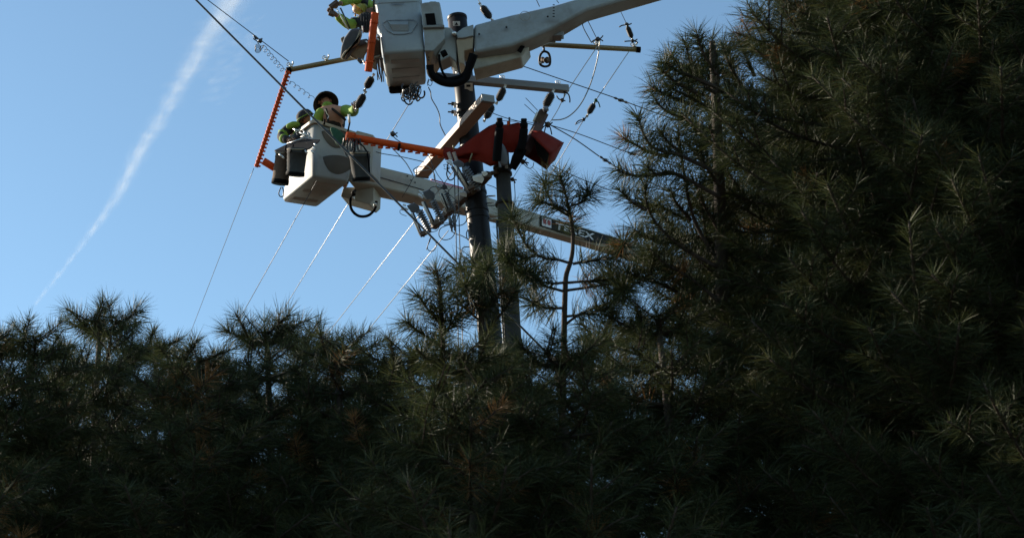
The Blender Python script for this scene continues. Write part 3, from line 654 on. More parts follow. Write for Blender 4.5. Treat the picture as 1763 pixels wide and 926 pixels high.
def helmet(hc, up, fwd, mt, t, s=1., stripe=None):
    up = up.normalized(); fwd = (fwd-up*fwd.dot(up)).normalized(); sd_ = fwd.cross(up); rings = []
    for r, h_ in ((.128, .0), (.135, .005), (.118, .02), (.115, .06), (.095, .10), (.05, .13), (.01, .137)):
        rings.append([hc + fwd*math.cos(a)*r*s*(1.18 if math.cos(a) > .3 and h_ < .01 else 1.05) + sd_*math.sin(a)*r*s*.92 + up*h_*s for a in np.linspace(0, 2*math.pi, 24, endpoint=False)])
    G().loft(rings, False, True, True).build('hard_hat', mt, t, solid=.004)
    if stripe:
        G().tube([hc + fwd*math.cos(a)*.124*s + sd_*math.sin(a)*.11*s + up*.03*s for a in np.linspace(0, 6.283, 24)], .008, 6).build('hat_stripe', stripe, t)
helmet(hc, UP*.8-RT*.45+FW*.1, RT*-1, 'cloth_black', t, 1., 'hi_vis')
# upper worker
Ju = dict(pelvis=P(672, 30, 24.75), chest=P(640, 32, 24.6), neck=P(626, 22, 24.5), head=P(617, 16, 24.45), shl=P(628, 36, 24.4), ell=P(600, 43, 24.1), wrl=P(577, 25, 23.9),
          shr=P(640, 12, 24.7), elr=P(612, -4, 24.3), wrr=P(584, 7, 24.0), face=RT*-1-UP*.35-FW*.35, hdl=UP-RT, hdr=-RT)
t, hu, fd, sx = person('worker in yellow hard hat and lime sleeves reaching left from the upper bucket', Ju, dict(torso='cloth_black', sleeve='hi_vis', glove='glove_leather', band='cloth_black'))
helmet(Ju['head']+hu*.03, RT*.55+UP*.75+FW*.1, RT*-1+UP*.1, 'hard_hat_yellow', t, 1.05)
bbx = thing('tool_bag', 'black ribbed apron bag hanging under the upper worker beside the orange guard', 'tool bag', P(632, 40, 24.1))
G().slab([P(617, 24, 24.1), P(628, 19, 24.1), P(642, 19, 24.1), P(642, 42, 24.05), P(639, 60, 24.), P(624, 58, 24.), P(615, 46, 24.05), P(612, 34, 24.1)], FW*.12).build('pouch', 'cloth_black', bbx, sub=2)
for k in range(4): G().tube([P(622+k*4.5, 24, 24.08), P(622+k*4.5, 56, 23.98)], px(1.2), 6).build('rib', 'cloth_black', bbx)
tg = thing('clamp_tool', 'long dark clamp tool held by the upper worker above the pouch', 'tool', P(575, 15, 23.8))
G().beam(P(568, 14, 23.75), P(582, 3, 23.75), .07, .06).build('jaw', 'rust_metal', tg, bevel=.01)
G().beam(P(566, 22, 23.75), P(576, 26, 23.75), .07, .06).build('jaw', 'rust_metal', tg, bevel=.01)
G().tube([P(586, 14, 23.7), P(603, 50, 23.7)], px(1.5), 6).build('handle', 'cable_dark', tg)
G().tube([P(580, 16, 23.7), P(600, 52, 23.7)], px(1.2), 6).build('handle', 'white_guard', tg)

# ------------------------------------------------------------ insulators
def insulator(label, a, b, w, d, sheds=9, mt='polymer_dark', group='dark polymer strain insulators', name='insulator', d1=None, cat='insulator'):
    d1 = d1 or d; p0, p1 = P(*a, d), P(*b, d1); t = thing(name, label, cat, p0, group); r = px(w/2)
    prof = [(.0, r*.45), (.06, r*.6)]
    for k in range(sheds):
        f = .1+.8*k/sheds; e = 1. if 0 < k < sheds-1 else .85
        prof += [(f, r*.84*e), (f+.3/sheds, r*1.04*e), (f+.45/sheds, r*1.04*e), (f+.6/sheds, r*.84*e)]
    prof += [(.92, r*.6), (1., r*.4)]
    G().lathe(p0, p1, prof, 16).build('sheds', mt, t)
    dr = (p1-p0).normalized()
    for q, s_ in ((p0, -1), (p1, 1)):
        g = G().tube([q-dr*s_*.01, q+dr*s_*px(4)], px(1.7), 8); g.beam(q+dr*s_*px(3), q+dr*s_*px(7), px(4.5), px(2.2), FW); g.build('end_fitting', 'galvanised', t)
    return t
insulator('dark insulator at the top centre above the upper boom', (829, 11), (845, 32), 14, 24.0)
insulator('upper of two linked insulators just below the upper bucket left edge', (641, 133), (630, 152), 15, 24.0)
insulator('lower linked insulator held by the worker in the black hat', (627, 163), (614, 186), 15, 24.0)
insulator('upper insulator of the pair beside the end of pale diagonal crossarm', (868, 152), (857, 174), 14, 23.9)
insulator('lower insulator of the pair beside the pale diagonal crossarm', (848, 181), (836, 204), 15, 23.8)
insulator('dark insulator hanging under the right end of grey crossarm', (951, 160), (938, 185), 15.5, 23.8)
insulator('small insulator above the tip of the right olive tube', (1080, 46), (1088, 66), 10, 24.2)
insulator('small insulator with green clamp on the wire right of grey crossarm', (1023, 179), (1013, 196), 11.5, 24.2)
def clamp(label, x, y, d, mt='cable_dark', legs=((-8, 6), (6, 10)), r=4, group=None, m2=None):
    t = thing('wire_clamp', label, 'wire clamp', P(x, y, d), group)
    G().lathe(P(x-1, y-r, d), P(x+1, y+r, d), [(0, px(r*.6)), (.3, px(r)), (.7, px(r*.9)), (1, px(r*.4))], 8).build('clamp_body', mt, t)
    for dx, dy in legs:
        G().tube(smooth_path([P(x, y, d), P(x+dx*.6, y+dy*.3, d-.02), P(x+dx, y+dy, d)], 4), px(1.1), 6).build('clamp_arm', m2 or mt, t)
    return t
clamp('dark wire clamp above the long orange guard', 676, 231, 24.2, legs=((8, -2), (8, 5), (4, 2)), r=4.5)
clamp('rusty wire clamp at the right end of grey crossarm', 968, 173, 23.9, 'rust_metal', ((4, -12), (-10, -8), (5, 1)), 3.5, m2='cable_dark')
clamp('clawed clamp cluster where wires meet above the red blanket', 943, 215, 23.6, 'rust_metal', ((-13, 13), (-6, 14), (7, 17), (-6, -8), (8, -4)), 5, m2='black_rubber')
clamp('rusty clamp with short claws right of wood pole', 900, 279, 23.2, 'rust_metal', ((10, 2), (8, 6), (-8, 0), (6, -6)), 4.2)
clamp('dark clamp hanging on the wire at the wood pole right side', 882, 309, 23.2, 'rust_metal', ((7, 1), (5, 6), (-5, 0)), 3.5)
clamp('green clamp on the wire above the small right insulator', 1026, 173, 24.2, 'green_cloth', ((7, 12), (-3, 5)), 3)
clamp('dark clamp below the small right insulator', 1005, 206, 24.2, 'cable_dark', ((-14, 7), (4, -5)), 3)
clamp('dark clamp on top of the small insulator over the right tube', 1080, 43, 24.2, 'cable_dark', ((-14, 4), (7, -2)), 3)
clamp('curved clamp arms on the right olive tube tip', 1089, 71, 24.2, 'cable_dark', ((-14, 1), (8, -3), (9, 3)), 3)
clamp('hook clamp on the middle of the right olive tube', 1029, 68, 24.2, 'cable_dark', ((-11, 6), (9, -6), (9, 3)), 4)
# stringing block
t = thing('pulley_block', 'dark pulley block hanging from the right olive tube', 'pulley', P(937, 82, 24.2))
G().tube([P(936, 80, 24.2), P(937, 90, 24.2)], px(2), 8).build('hook', 'cable_dark', t)
G().tube(path([(932, 92), (937, 89), (944, 92), (947, 101), (946, 112), (938, 115), (930, 111), (929, 100), (932, 92)], 24.2), px(2.2), 8).build('frame', 'polymer_dark', t)
G().lathe(P(934, 104, 24.25), P(942, 104, 24.15), [(0, px(6)), (.3, px(3.6)), (.7, px(3.6)), (1, px(6))], 14).build('sheave', 'rust_metal', t)
G().tube([P(928, 108, 24.2), P(933, 109, 24.2)], px(2.6), 8).build('pin', 'galvanised', t)

# ------------------------------------------------------------ red blanket and post insulators
bk2 = thing('insulating_blanket', 'dark red insulating blanket draped around the wood pole top', 'blanket', P(860, 250, 23.0))
def cloth_grid(tops, bots, name, rows_=6, dj=.05):
    g = G(); n = len(tops); vs = []; N = rows_
    for j in range(N+1):
        for i in range(n):
            (x0, y0, d0), (x1, y1, d1) = tops[i], bots[i]; t = j/N
            jx = rnd.uniform(-1.6, 1.6) if 0 < i < n-1 else 0; jy = rnd.uniform(-1.8, 1.8)*t if 0 < i < n-1 else 0
            vs.append(P(x0+(x1-x0)*t+jx, y0+(y1-y0)*t+jy, d0+(d1-d0)*t - dj*math.sin(math.pi*t) + .05*math.sin(i*2.1+t*2.5) + .075*abs(math.sin(i*1.9+t*3.2+n))*(1 if n > 5 else .5)+rnd.uniform(-.02, .02)))
    fs = [(j*n+i, j*n+i+1, (j+1)*n+i+1, (j+1)*n+i) for j in range(N) for i in range(n-1)]
    g.add(vs, fs, True); return g.build(name, 'red_blanket', bk2, solid=.012)
cloth_grid([(764, 255, 23.45), (788, 257, 23.4), (801, 249, 23.35), (826, 228, 23.3), (842, 218, 23.25), (855, 213, 23.2), (866, 216, 23.2), (880, 215, 23.2), (893, 212, 23.2), (908, 216, 23.25)],
           [(764, 272, 23.4), (784, 276, 23.35), (811, 274, 23.25), (826, 278, 23.1), (846, 286, 23.0), (856, 284, 22.95), (862, 262, 22.95), (879, 265, 22.95), (893, 262, 22.95), (905, 262, 23.)], 'drape', 8, .10)
cloth_grid([(915, 226, 23.2), (934, 225, 23.3), (952, 235, 23.4), (971, 246, 23.5)], [(915, 233, 22.95), (925, 242, 22.85), (935, 253, 22.8), (946, 263, 22.75)], 'upper_fold', 5, .03)
cloth_grid([(893, 240, 23.3), (917, 240, 23.45), (940, 250, 23.55), (971, 246, 23.5)], [(893, 254, 23.2), (904, 268, 23.2), (922, 280, 23.2), (941, 293, 23.15)], 'back_fold', 5, .0)
cloth_grid([(946, 263, 22.75), (955, 257, 23.1), (963, 251, 23.3), (971, 246, 23.5)], [(941, 293, 23.15), (946, 288, 23.2), (950, 283, 23.25), (956, 276, 23.3)], 'side_fold', 4, .0)
G().slab([P(918, 237, 22.9), P(931, 250, 22.85), P(945, 265, 22.78), P(942, 280, 22.9), P(926, 268, 23.0)], FW*.02).build('fold_dark', 'black_rubber', bk2)  # black slab added to darken the inside of the right fold
G().slab([P(764, 270, 23.3), P(800, 274, 23.25), P(812, 276, 23.2), P(800, 281, 23.2), P(782, 279, 23.3)], FW*.05).build('lower_flap', 'red_blanket', bk2, bevel=.01)
def post_ins(label, pts, d):
    t = thing('post_insulator', label, 'insulator', P(*pts[0], d), 'black post insulators in the blanket')
    ps = [P(x, y, d) for x, y in pts]
    G().lathe(ps[0], ps[1], [(0, px(4)), (.1, px(5.2)), (.35, px(4.6)), (.5, px(6.6)), (.7, px(6.8)), (.85, px(5.2)), (1, px(5.4))], 14).build('head', 'black_rubber', t)
    G().tube(smooth_path(ps[1:], 4), px(7), 14).build('shank', 'black_rubber', t)
    return t
post_ins('black post insulator poking up from the blanket left of the other', [(860, 203), (860, 220), (858, 240), (856, 262), (855, 278)], 22.85)
post_ins('black post insulator poking up from the blanket nearer the pulley side', [(902, 204), (902, 222), (900, 242), (896, 258)], 22.85)
G().tube([P(899, 255, 22.95), P(890, 273, 22.95), P(882, 291, 22.95)], [px(9), px(9), px(6)], 14).build('boot', 'black_rubber', None, label='black rubber boot hanging under the blanket right of the wood pole', cat='rubber boot')
G().slab([P(862, 244, 22.9), P(868, 246, 22.9), P(877, 268, 22.9), P(879, 289, 22.9), P(858, 289, 22.9), P(858, 262, 22.9)], FW*.04).build('pole_top_cover', 'polymer_grey', None, sub=1, label='grey rubber cover flap on the wood pole below the blanket', cat='cover')
crossarm('short reddish brown arm poking through the top of the blanket', P(936, 196, 23.6), P(904, 262, 23.1), .1, .11, 'arm_brown')
g = G().tube(path([(862, 208), (880, 209), (905, 210), (930, 214)], 23.0), px(.6), 5); g.build('wire', 'cable_dark', None, label='short thin wire tying the two black post insulators', cat='wire')
t = thing('blanket_pin', 'orange clothes pin clamp hanging between the two black post insulators', 'clamp', P(876, 205, 23.0))
G().tube([P(877, 202, 22.95), P(877, 217, 22.95)], px(1.6), 6).build('pin', 'cable_dark', t)
G().beam(P(875, 209, 22.9), P(875, 216, 22.9), .03, .03).build('grip', 'orange_rubber', t)
for x0, y0, x1, y1 in ((805, 264, 800, 280), (772, 250, 774, 258)): G().tube([P(x0+8, y0, 22.95), P(x1+8, y1, 22.95)], px(1.4), 6).build('blanket_strap', 'olive_tube', bk2)
g = G().slab([P(930, 188, 23.4), P(942, 186, 23.4), (P(944, 190, 23.4)), P(938, 202, 23.4), P(930, 212, 23.4), P(920, 210, 23.4), P(924, 198, 23.4)], FW*.08)
t = thing('dead_end_clamp', 'rusty dead end shoe below the insulator at grey crossarm end', 'clamp', P(930, 195, 23.4)); g.build('shoe', 'rust_metal', t, bevel=.01)
G().tube([P(925, 193, 23.35), P(918, 210, 23.35)], px(1.6), 6).build('shoe_edge', 'white_guard', t)
G().lathe(P(935, 189, 23.35), P(944, 187, 23.35), [(0, px(4)), (.5, px(5)), (1, px(4))], 10).build('shoe_cap', 'polymer_grey', t)
for a, b in (((905, 169), (926, 191)), ((903, 180), (922, 197))): G().tube([P(*a, 23.5), P(*b, 23.4)], px(.6), 5).build('cotter_wire', 'cable_dark', t)

# ------------------------------------------------------------ cutout equipment
zq = P(820, 318, 23.3).z
q0, q1 = PZ(746, 390, zq), PZ(842, 300, zq)
eb = thing('equipment_bracket', 'dark diagonal equipment bracket carrying fuse cutouts in front of steel pole', 'bracket', (q0+q1)/2)
G().beam(q0, q1, .09, .09).build('beam', 'rust_metal', eb, bevel=.008)
for (f, s_) in ((.05, 9), (.12, 6), (.24, 7), (.33, 6), (.40, 5), (.5, 8), (.58, 10), (.66, 6), (.74, 12), (.86, 13), (.95, 7)):
    c = q0.lerp(q1, f)+UP*px(rnd.uniform(4, 8))-RT*px(rnd.uniform(3, 7))-FW*.2; s_ = px(s_*1.5)
    g = G(); K = 7; ring = [c+(RT*math.cos(a)+UP*math.sin(a)*.8)*s_*.5*rnd.uniform(.6, 1.15) for a in np.linspace(0, 6.28, K, endpoint=False)]
    ring2 = [p+FW*s_*.6+UP*s_*.1 for p in ring]; g.loft([ring, ring2]); g.build('guard_cap', 'white_guard', eb, bevel=.004)
for f in (.1, .22, .35, .47, .6, .72, .85):
    c = q0.lerp(q1, f)-FW*.05
    g = G().beam(c+UP*px(6), c-UP*px(7), px(6), px(5), RT).tube([c+RT*px(-5), c+RT*px(6)-UP*px(3)], px(1.8), 6); g.build('clevis', 'rust_metal', eb, bevel=.004)
def cutout(label, hood, itop, ibot, ttop, tbot, d, w=12):
    t = thing('fuse_cutout', label, 'fuse cutout', P(*itop, d), 'fuse cutouts on the diagonal bracket')
    p0, p1 = P(*itop, d), P(*ibot, d+.08); r = px(w/2); prof = [(0, r*.5)]
    for k in range(9): prof += [(.04+.1*k, r*.5), (.06+.1*k, r*1.05), (.075+.1*k, r*1.05), (.1+.1*k, r*.5)]
    prof.append((1, r*.4)); G().lathe(p0, p1, prof, 14).build('ribbed_insulator', 'polymer_grey', t)
    hx, hy, hw, hh = hood
    G().slab([P(hx-hw, hy-hh*.4, d-.05), P(hx+hw*.2, hy-hh, d-.05), P(hx+hw, hy-hh*.3, d-.02), P(hx+hw*1.1, hy+hh*.8, d), P(hx-hw*.2, hy+hh, d-.04)], FW*.09).build('hood', 'polymer_grey', t, bevel=.012)
    g = G()
    for k in range(6):
        x = hx-hw-3+rnd.uniform(-4, 4); y = hy+rnd.uniform(-4, 4); g.beam(P(x-3, y-2, d-.05), P(x+3, y+rnd.uniform(-1, 3), d-.05), px(3), px(2.5))
    g.build('contact', 'galvanised', t)
    g = G().tube([P(*ttop, d-.05), P(*tbot, d+.03)], px(1.9), 10); g.build('fuse_tube', 'white_guard', t)
    G().tube([P(ttop[0]+3.5, ttop[1]-1, d-.02), P(tbot[0]+3, tbot[1]-2, d+.06)], px(1.6), 8).build('fuse_holder', 'cable_dark', t)
    g = G().beam(P(tbot[0]-1, tbot[1], d), P(tbot[0]+11, tbot[1]-5, d), px(8), px(6)); g.tube([P(tbot[0]+4, tbot[1]-8, d), P(tbot[0]+6, tbot[1]+3, d)], px(2), 6); g.build('hinge', 'rust_metal', t, bevel=.006)
    return t
cutout('lowest left fuse cutout with grey ribbed insulator, clear of the boom', (711, 358, 11, 9), (721, 362), (741, 400), (708, 368), (724, 405), 23.7, 13)
cutout('fuse cutout second from left, grey hood in front of the lower boom', (737, 335, 11, 9), (744, 344), (763, 384), (727, 348), (746, 388), 23.55, 12)
cutout('middle fuse cutout tangled among wires on the diagonal bracket', (764, 322, 6, 5), (768, 332), (782, 368), (757, 334), (770, 366), 23.45, 9)
cutout('fuse cutout under the red blanket in front of the steel pole', (788, 282, 10, 7), (800, 288), (825, 328), (783, 286), (806, 326), 23.1, 14)
def arrester(label, a, b):
    t = thing('surge_arrester', label, 'surge arrester', P(*a, 23.4)); p0, p1 = P(*a, 23.4), P(*b, 23.4)
    G().lathe(p0, p1, [(0, px(2)), (.1, px(3)), (.4, px(2.4)), (.5, px(3.2)), (.8, px(2.6)), (.9, px(3)), (1, px(1.4))], 10).build('body', 'polymer_grey', t)
    G().tube([p1, p1-UP*px(5)], px(1.6), 6).build('terminal', 'rust_metal', t)
arrester('slim grey surge arrester hanging left below the diagonal bracket', (773, 372), (778, 394))
arrester('slim grey surge arrester hanging right below the diagonal bracket', (781, 370), (783, 392))
t = thing('strut', 'grey strut joining steel pole bracket to the wood pole', 'strut', P(830, 302, 23.3))
G().tube([P(822, 301, 23.3), P(846, 300, 23.2)], px(2.4), 10).build('rod', 'arm_grey', t)
G().lathe(P(843, 300, 23.2), P(856, 295, 23.1), [(0, px(2)), (.3, px(4)), (.6, px(3)), (1, px(5))], 10).build('joint', 'rust_metal', t)
G().slab([P(828, 303, 23.35), P(839, 303, 23.35), P(841, 312, 23.35), P(836, 318, 23.35), P(828, 316, 23.35)], FW*.1).build('bracket_box', 'arm_grey', t, bevel=.01)
t = thing('brace', 'grey flat brace slanting down from the red blanket to the bracket', 'brace', P(780, 285, 23.2))
G().beam(P(778, 287, 23.2), P(804, 326, 23.2), px(4), px(4)).build('bar', 'polymer_grey', t, bevel=.004)
for dx in (0, 9): G().beam(P(772+dx, 262, 23.2), P(777+dx, 276, 23.2), px(5), px(4)).build('bolt_head', 'galvanised', t)

# ------------------------------------------------------------ conductors and wires
def straight(label, a, b, z, r, mt='cable_silver', ext=2.0, group=None, back=0.):
    p0, p1 = PZ(*a, z), PZ(*b, z); e = p0+(p1-p0)*ext; s_ = p0-(p1-p0)*back
    return wire(label, [s_, p0, p1, e], r, mt, 'overhead_wire', 'overhead wire', group)
def w2(label, pts, r=1.0, mt='cable_dark', d=24., k=6, **kw): return wire(label, path(pts, d, k), px(r/2, d), mt, **kw)
p0, p1 = P(335, -2, 21.0), P(787, 452, 20.0); e = p0+(p1-p0)*2.2; s_ = p0-(p1-p0)*.6
n_ = 14; pts = [s_.lerp(e, k/n_)-Vector((0, 0, .0)) for k in range(n_+1)]
wire('thick black cable crossing diagonally in front of the lower bucket', pts, px(1.75, 21), 'cable_dark', 'overhead_wire', 'overhead wire')
a_, b_ = P(357, 0, 24), P(497, 106, 24.1)
wire('thin dark wire running from top left down to the olive tube end', [a_-(b_-a_)*.8, a_, b_], px(.75), 'cable_dark', 'overhead_wire', 'overhead wire')
t = thing('wire_clamp', 'dark clamp with small arms on the thin wire above the coil', 'wire clamp', P(445, 70, 24))
G().lathe(P(436, 61, 24), P(444, 68, 24), [(0, px(1)), (.4, px(2.6)), (1, px(1.5))], 8).build('clamp_body', 'cable_dark', t)
G().lathe(P(446, 68, 24), P(450, 74, 24), [(0, px(3)), (.5, px(4)), (1, px(2.5))], 8).build('clamp_body', 'cable_dark', t)
G().tube(path([(437, 62), (440, 68), (436, 67), (443, 72), (445, 77)], 24), px(.9), 6).build('clamp_arm', 'cable_dark', t)
G().tube(path([(450, 72), (451, 66)], 24), px(1.2), 6).build('clamp_arm', 'cable_dark', t)
def coil(label, a, b, r, turns, d=24., sag=0):
    pts = []; N = int(turns*14)
    for i in range(N+1):
        t_ = i/N; w_ = 2*math.pi*turns*t_; pts.append(P(a[0]+(b[0]-a[0])*t_+r*math.cos(w_), a[1]+(b[1]-a[1])*t_+r*math.sin(w_)+sag*math.sin(math.pi*t_), d+r*d/F*math.sin(w_)*.8))
    return pts
ca = coil('', (444, 80), (444, 88), 5, 4) + coil('', (450, 78), (491, 126), 4.0, 7.3)
wire('springy coil of thin dark wire between the clamp and the olive tube', ca, px(.5), 'cable_dark', 'coiled_wire', 'coiled wire')
wire('wavy thin wire hanging between the olive tube end and the black hat', coil('', (497, 140), (538, 170), 3.4, 5), px(.45), 'cable_dark', 'coiled_wire', 'coiled wire')
zw = P(560, 330, 24.2).z
w2('thin wire dropping steeply from the tip of the hanging orange guard', [(437, 290, 24.1), (354, 505, 29.0), (192, 926, 44)], 1.1)
straight('dark overhead wire emerging below the lower bucket underside', (545, 312), (437, 505), zw, px(.7), 'cable_dark', 3.5)
pz = P(703, 180, 24.3).z
straight('pale overhead wire running down left behind the lower boom tip', (706, 176), (505, 505), pz, px(.75), 'cable_silver', 2.6)
straight('pale overhead wire crossing under the left fuse cutouts', (800, 270), (618, 505), P(742, 345, 25.2).z, px(.75), 'cable_silver', 2.6)
straight('pale overhead wire running down left from below the diagonal bracket', (772, 397), (685, 505), P(772, 397, 23.8).z, px(.75), 'cable_silver', 4.0)
w2('pale wire from behind crossarm end to the clawed clamp cluster', [(1030, 78, 24.2), (978, 156, 24.1), (960, 190, 23.9), (945, 214, 23.7)], 1.4, 'cable_silver')
w2('long pale wire from the right olive tube tip through the small insulator', [(1083, 89, 24.2), (1027, 171, 24.2)], 1.4, 'cable_silver')
straight('thin wire continuing down left from the small right insulator', (1004, 208), (930, 330), P(1004, 208, 24.2).z, px(.7), 'cable_dark', 4)
w2('thin wire from the rusty clamp down past the wood pole', [(898, 283, 23.2), (882, 309, 23.2), (868, 335, 24.5)], .9, 'cable_dark')
w2('white curved jumper wire looping right of grey crossarm', [(1033, 70), (1029, 100), (1020, 135), (1008, 165), (995, 186), (980, 200), (966, 206), (950, 207)], 2.2, 'cable_silver', 24.0)
w2('two kinked dark jumper looping up to the boom from the olive tube', [(1002, 33), (1004, 47), (1014, 66), (1019, 73), (1027, 66)], 1.6, 'cable_dark', 24.0)
w2('dark jumper dropping straight from the boom to the olive tube hook', [(1009, 30), (1018, 48), (1026, 64)], 1.5, 'cable_dark', 24.1)
w2('dark wire dropping from the boom to the small insulator', [(1060, 2), (1067, 17), (1079, 42)], 1.2, 'cable_dark', 24.2)
w2('dark wire stub above the upper boom near the top edge', [(918, -14), (923, -1), (929, 12)], 1.5, 'cable_dark', 24.6)
w2('short wire stub above upper boom at scale marks', [(954, -12), (958, 0), (962, 6)], 1.2, 'cable_dark', 24.6)
w2('short wire going up from the top centre insulator', [(829, 11), (825, 3), (820, -12)], 1.8, 'galvanised', 24.)
def far_wire(label, pts, r, **kw): return w2(label, pts, r, 'cable_dark', **kw)
far_wire('dark wire running from under the upper boom into the big pine', [(862, 101, 24.3), (940, 128, 24.), (1062, 170, 23.5), (1125, 193, 23.2), (1400, 290, 22.5)], 1.7)
def splice(label, a, b, d):
    t = thing('wire_splice', label, 'wire splice', P(*a, d)); p0, p1 = P(*a, d), P(*b, d)
    G().lathe(p0, p1, [(0, px(.8)), (.15, px(2.2)), (.3, px(1.2)), (.5, px(3)), (.7, px(1.4)), (.85, px(2.4)), (1, px(.8))], 8).build('sleeve', 'cable_dark', t)
    m_ = p0.lerp(p1, .5); G().tube([m_+(RT*math.cos(a_)*px(5)+UP*math.sin(a_)*px(2.4)) for a_ in np.linspace(0, 6.28, 12)], px(.7), 5).build('link', 'galvanised', t)
splice('steel splice link on the topmost right wire', (1056, 168), (1082, 178), 23.5)
far_wire('dark wire from the clamp cluster to the pine, upper of two', [(945, 215, 23.6), (1000, 232, 23.5), (1080, 262, 23.2), (1130, 276, 23), (1400, 360, 22)], 1.5)
far_wire('dark wire with shackle from the clamp cluster to the pine, lower of two', [(945, 214, 23.6), (990, 240, 23.5), (1034, 271, 23.4), (1052, 282, 23.3), (1090, 301, 23.2), (1400, 440, 22.4)], 1.9)
splice('dark shackle link on the wire above the middle pine', (1032, 269), (1053, 283), 23.35)
splice('slim splice on the wire end entering the big pine', (1080, 262), (1094, 267), 23.2)
far_wire('dark wire passing behind the top of the middle pine', [(950, 285, 23.5), (1000, 308, 23.5), (1070, 336, 23.4), (1400, 470, 22.6)], 1.4)
far_wire('dark wire crossing behind blanket top from the insulator pair', [(836, 190, 23.7), (870, 203, 23.6), (925, 217, 23.6)], 1.4)
w2('grey cable hanging from upper bucket ropes to the pale crossarm', [(737, 150), (741, 158), (743, 170), (752, 186), (757, 200), (758, 215), (767, 234)], 2.0, 'polymer_grey', 24.3)
w2('small loop of cable under the upper bucket corner', [(738, 136), (736, 144), (741, 148), (744, 142), (739, 138), (736, 148)], 1.2, 'cable_dark', 24.2)
w2('dark wire sagging right from the lower bucket to pale crossarm', [(641, 258), (655, 264), (690, 270), (730, 279)], 1.4, 'cable_dark', 24.6)
w2('pale wire hanging in a curve from the long orange guard', [(672, 252), (682, 262), (697, 278), (706, 292), (711, 302)], 1.6, 'cable_silver', 24.5)
w2('dark wire over the lower boom side to the pale crossarm foot', [(676, 234), (690, 245), (735, 266), (745, 290), (748, 310)], 1.5, 'cable_dark', 24.4)
w2('dark wire running down across the lower boom side', [(713, 304), (703, 322), (692, 340)], 1.0, 'cable_dark', 24.5)
for k, (lab, pp, r) in enumerate((
    ('dark wire loop at the foot of the pale crossarm', [(722, 286), (712, 292), (716, 298), (726, 294), (740, 292), (735, 286), (722, 288)], 1.5),
    ('looped dark wire right of pale crossarm foot', [(741, 290), (748, 300), (751, 318), (758, 338), (764, 352)], 1.3),
    ('dark wire curving from crossarm to the diagonal bracket', [(746, 285), (753, 300), (764, 315), (773, 330), (768, 334), (782, 318)], 1.3),
    ('arched dark wire above the second fuse cutout', [(738, 328), (745, 322), (760, 324), (775, 336), (786, 346)], 1.3),
    ('coil of dark cable below the red blanket', [(776, 300), (770, 292), (772, 282), (782, 281), (785, 292), (782, 306), (774, 310), (769, 300), (772, 288)], 2.2),
    ('round dark cable loop beneath the diagonal bracket', [(790, 366), (784, 384), (770, 388), (758, 394), (756, 406), (765, 413), (778, 409), (784, 396), (776, 386), (764, 388)], 1.6),
    ('second round cable loop beside the steel pole', [(800, 362), (804, 376), (798, 386), (786, 388), (778, 380), (782, 368), (794, 364)], 1.8),
    ('cable loop hanging off the lowest left cutout', [(741, 402), (741, 412), (736, 424), (738, 431), (746, 432), (751, 424), (749, 414), (742, 408), (734, 430)], 1.4),
    ('open cable loop left of the steel pole low down', [(809, 425), (798, 426), (794, 434), (797, 442), (808, 444)], 1.8),
    ('small cable loop touching steel pole left edge', [(806, 395), (803, 402), (805, 412), (811, 414)], 1.8),
    ('pale cable from arresters across to the steel pole', [(776, 396), (783, 402), (795, 406), (808, 413)], 1.7),
    ('thin dark tie wire between cutout and bracket', [(740, 400), (752, 397), (758, 388), (768, 384), (780, 382)], 1.2),
    ('squiggle of thin wire below the long orange guard end', [(766, 288), (764, 284), (770, 284), (774, 290), (769, 292), (764, 290)], 1.),
    ('thin wire arching from left cutout hood', [(700, 372), (690, 368), (689, 362), (696, 362)], 1.),
    ('tangled thin wires behind the bracket', [(764, 355), (772, 362), (780, 352), (790, 358), (786, 372), (796, 366)], 1.1))):
    w2(lab, pp, r, 'cable_dark' if 'pale' not in lab else 'cable_silver', 23.35+.01*(k % 5))
w2('left of two long hand lines hanging beside the steel pole', [(782, 296, 23.), (785, 400, 23.), (787, 505, 23.), (792, 700, 22.5), (797, 930, 22)], 1.7)
w2('right of two long hand lines hanging beside the steel pole', [(788, 290, 23.02), (791, 400, 23.), (794, 505, 23.), (800, 700, 22.5), (806, 930, 22)], 1.7)
w2('thin wire between the two poles above the bracket', [(838, 318), (850, 322), (856, 326)], 1.2, 'cable_dark', 23.4)
w2('thin short cable between the poles at boom height', [(838, 354), (848, 354), (856, 353)], 2., 'cable_dark', 23.3)
w2('thin wire curving right of the wood pole down to the boom', [(884, 306), (886, 322), (887, 345), (884, 356)], 1.3, 'cable_dark', 23.2)
w2('curly loose wire end above the middle pine', [(955, 288), (956, 296), (962, 296), (966, 302), (964, 306)], 1., 'cable_dark', 23.4)
w2('spiral loose wire end left of the middle pine top', coil_pts if False else [(934, 296), (940, 297), (933, 300), (939, 301), (932, 303)], 1., 'cable_dark', 23.4)
w2('bent black claw hanging at the grey crossarm end', [(970, 158), (978, 162), (981, 170), (981, 177)], 2.2, 'black_rubber', 23.8)
w2('short dark spacer rod right above the blanket', [(990, 215, 24), (1004, 208, 24)], 1.2)
w2('white looped tail of wire under the blanket', [(902, 283), (910, 290), (917, 288), (919, 280)], 1.3, 'cable_silver', 23.2)

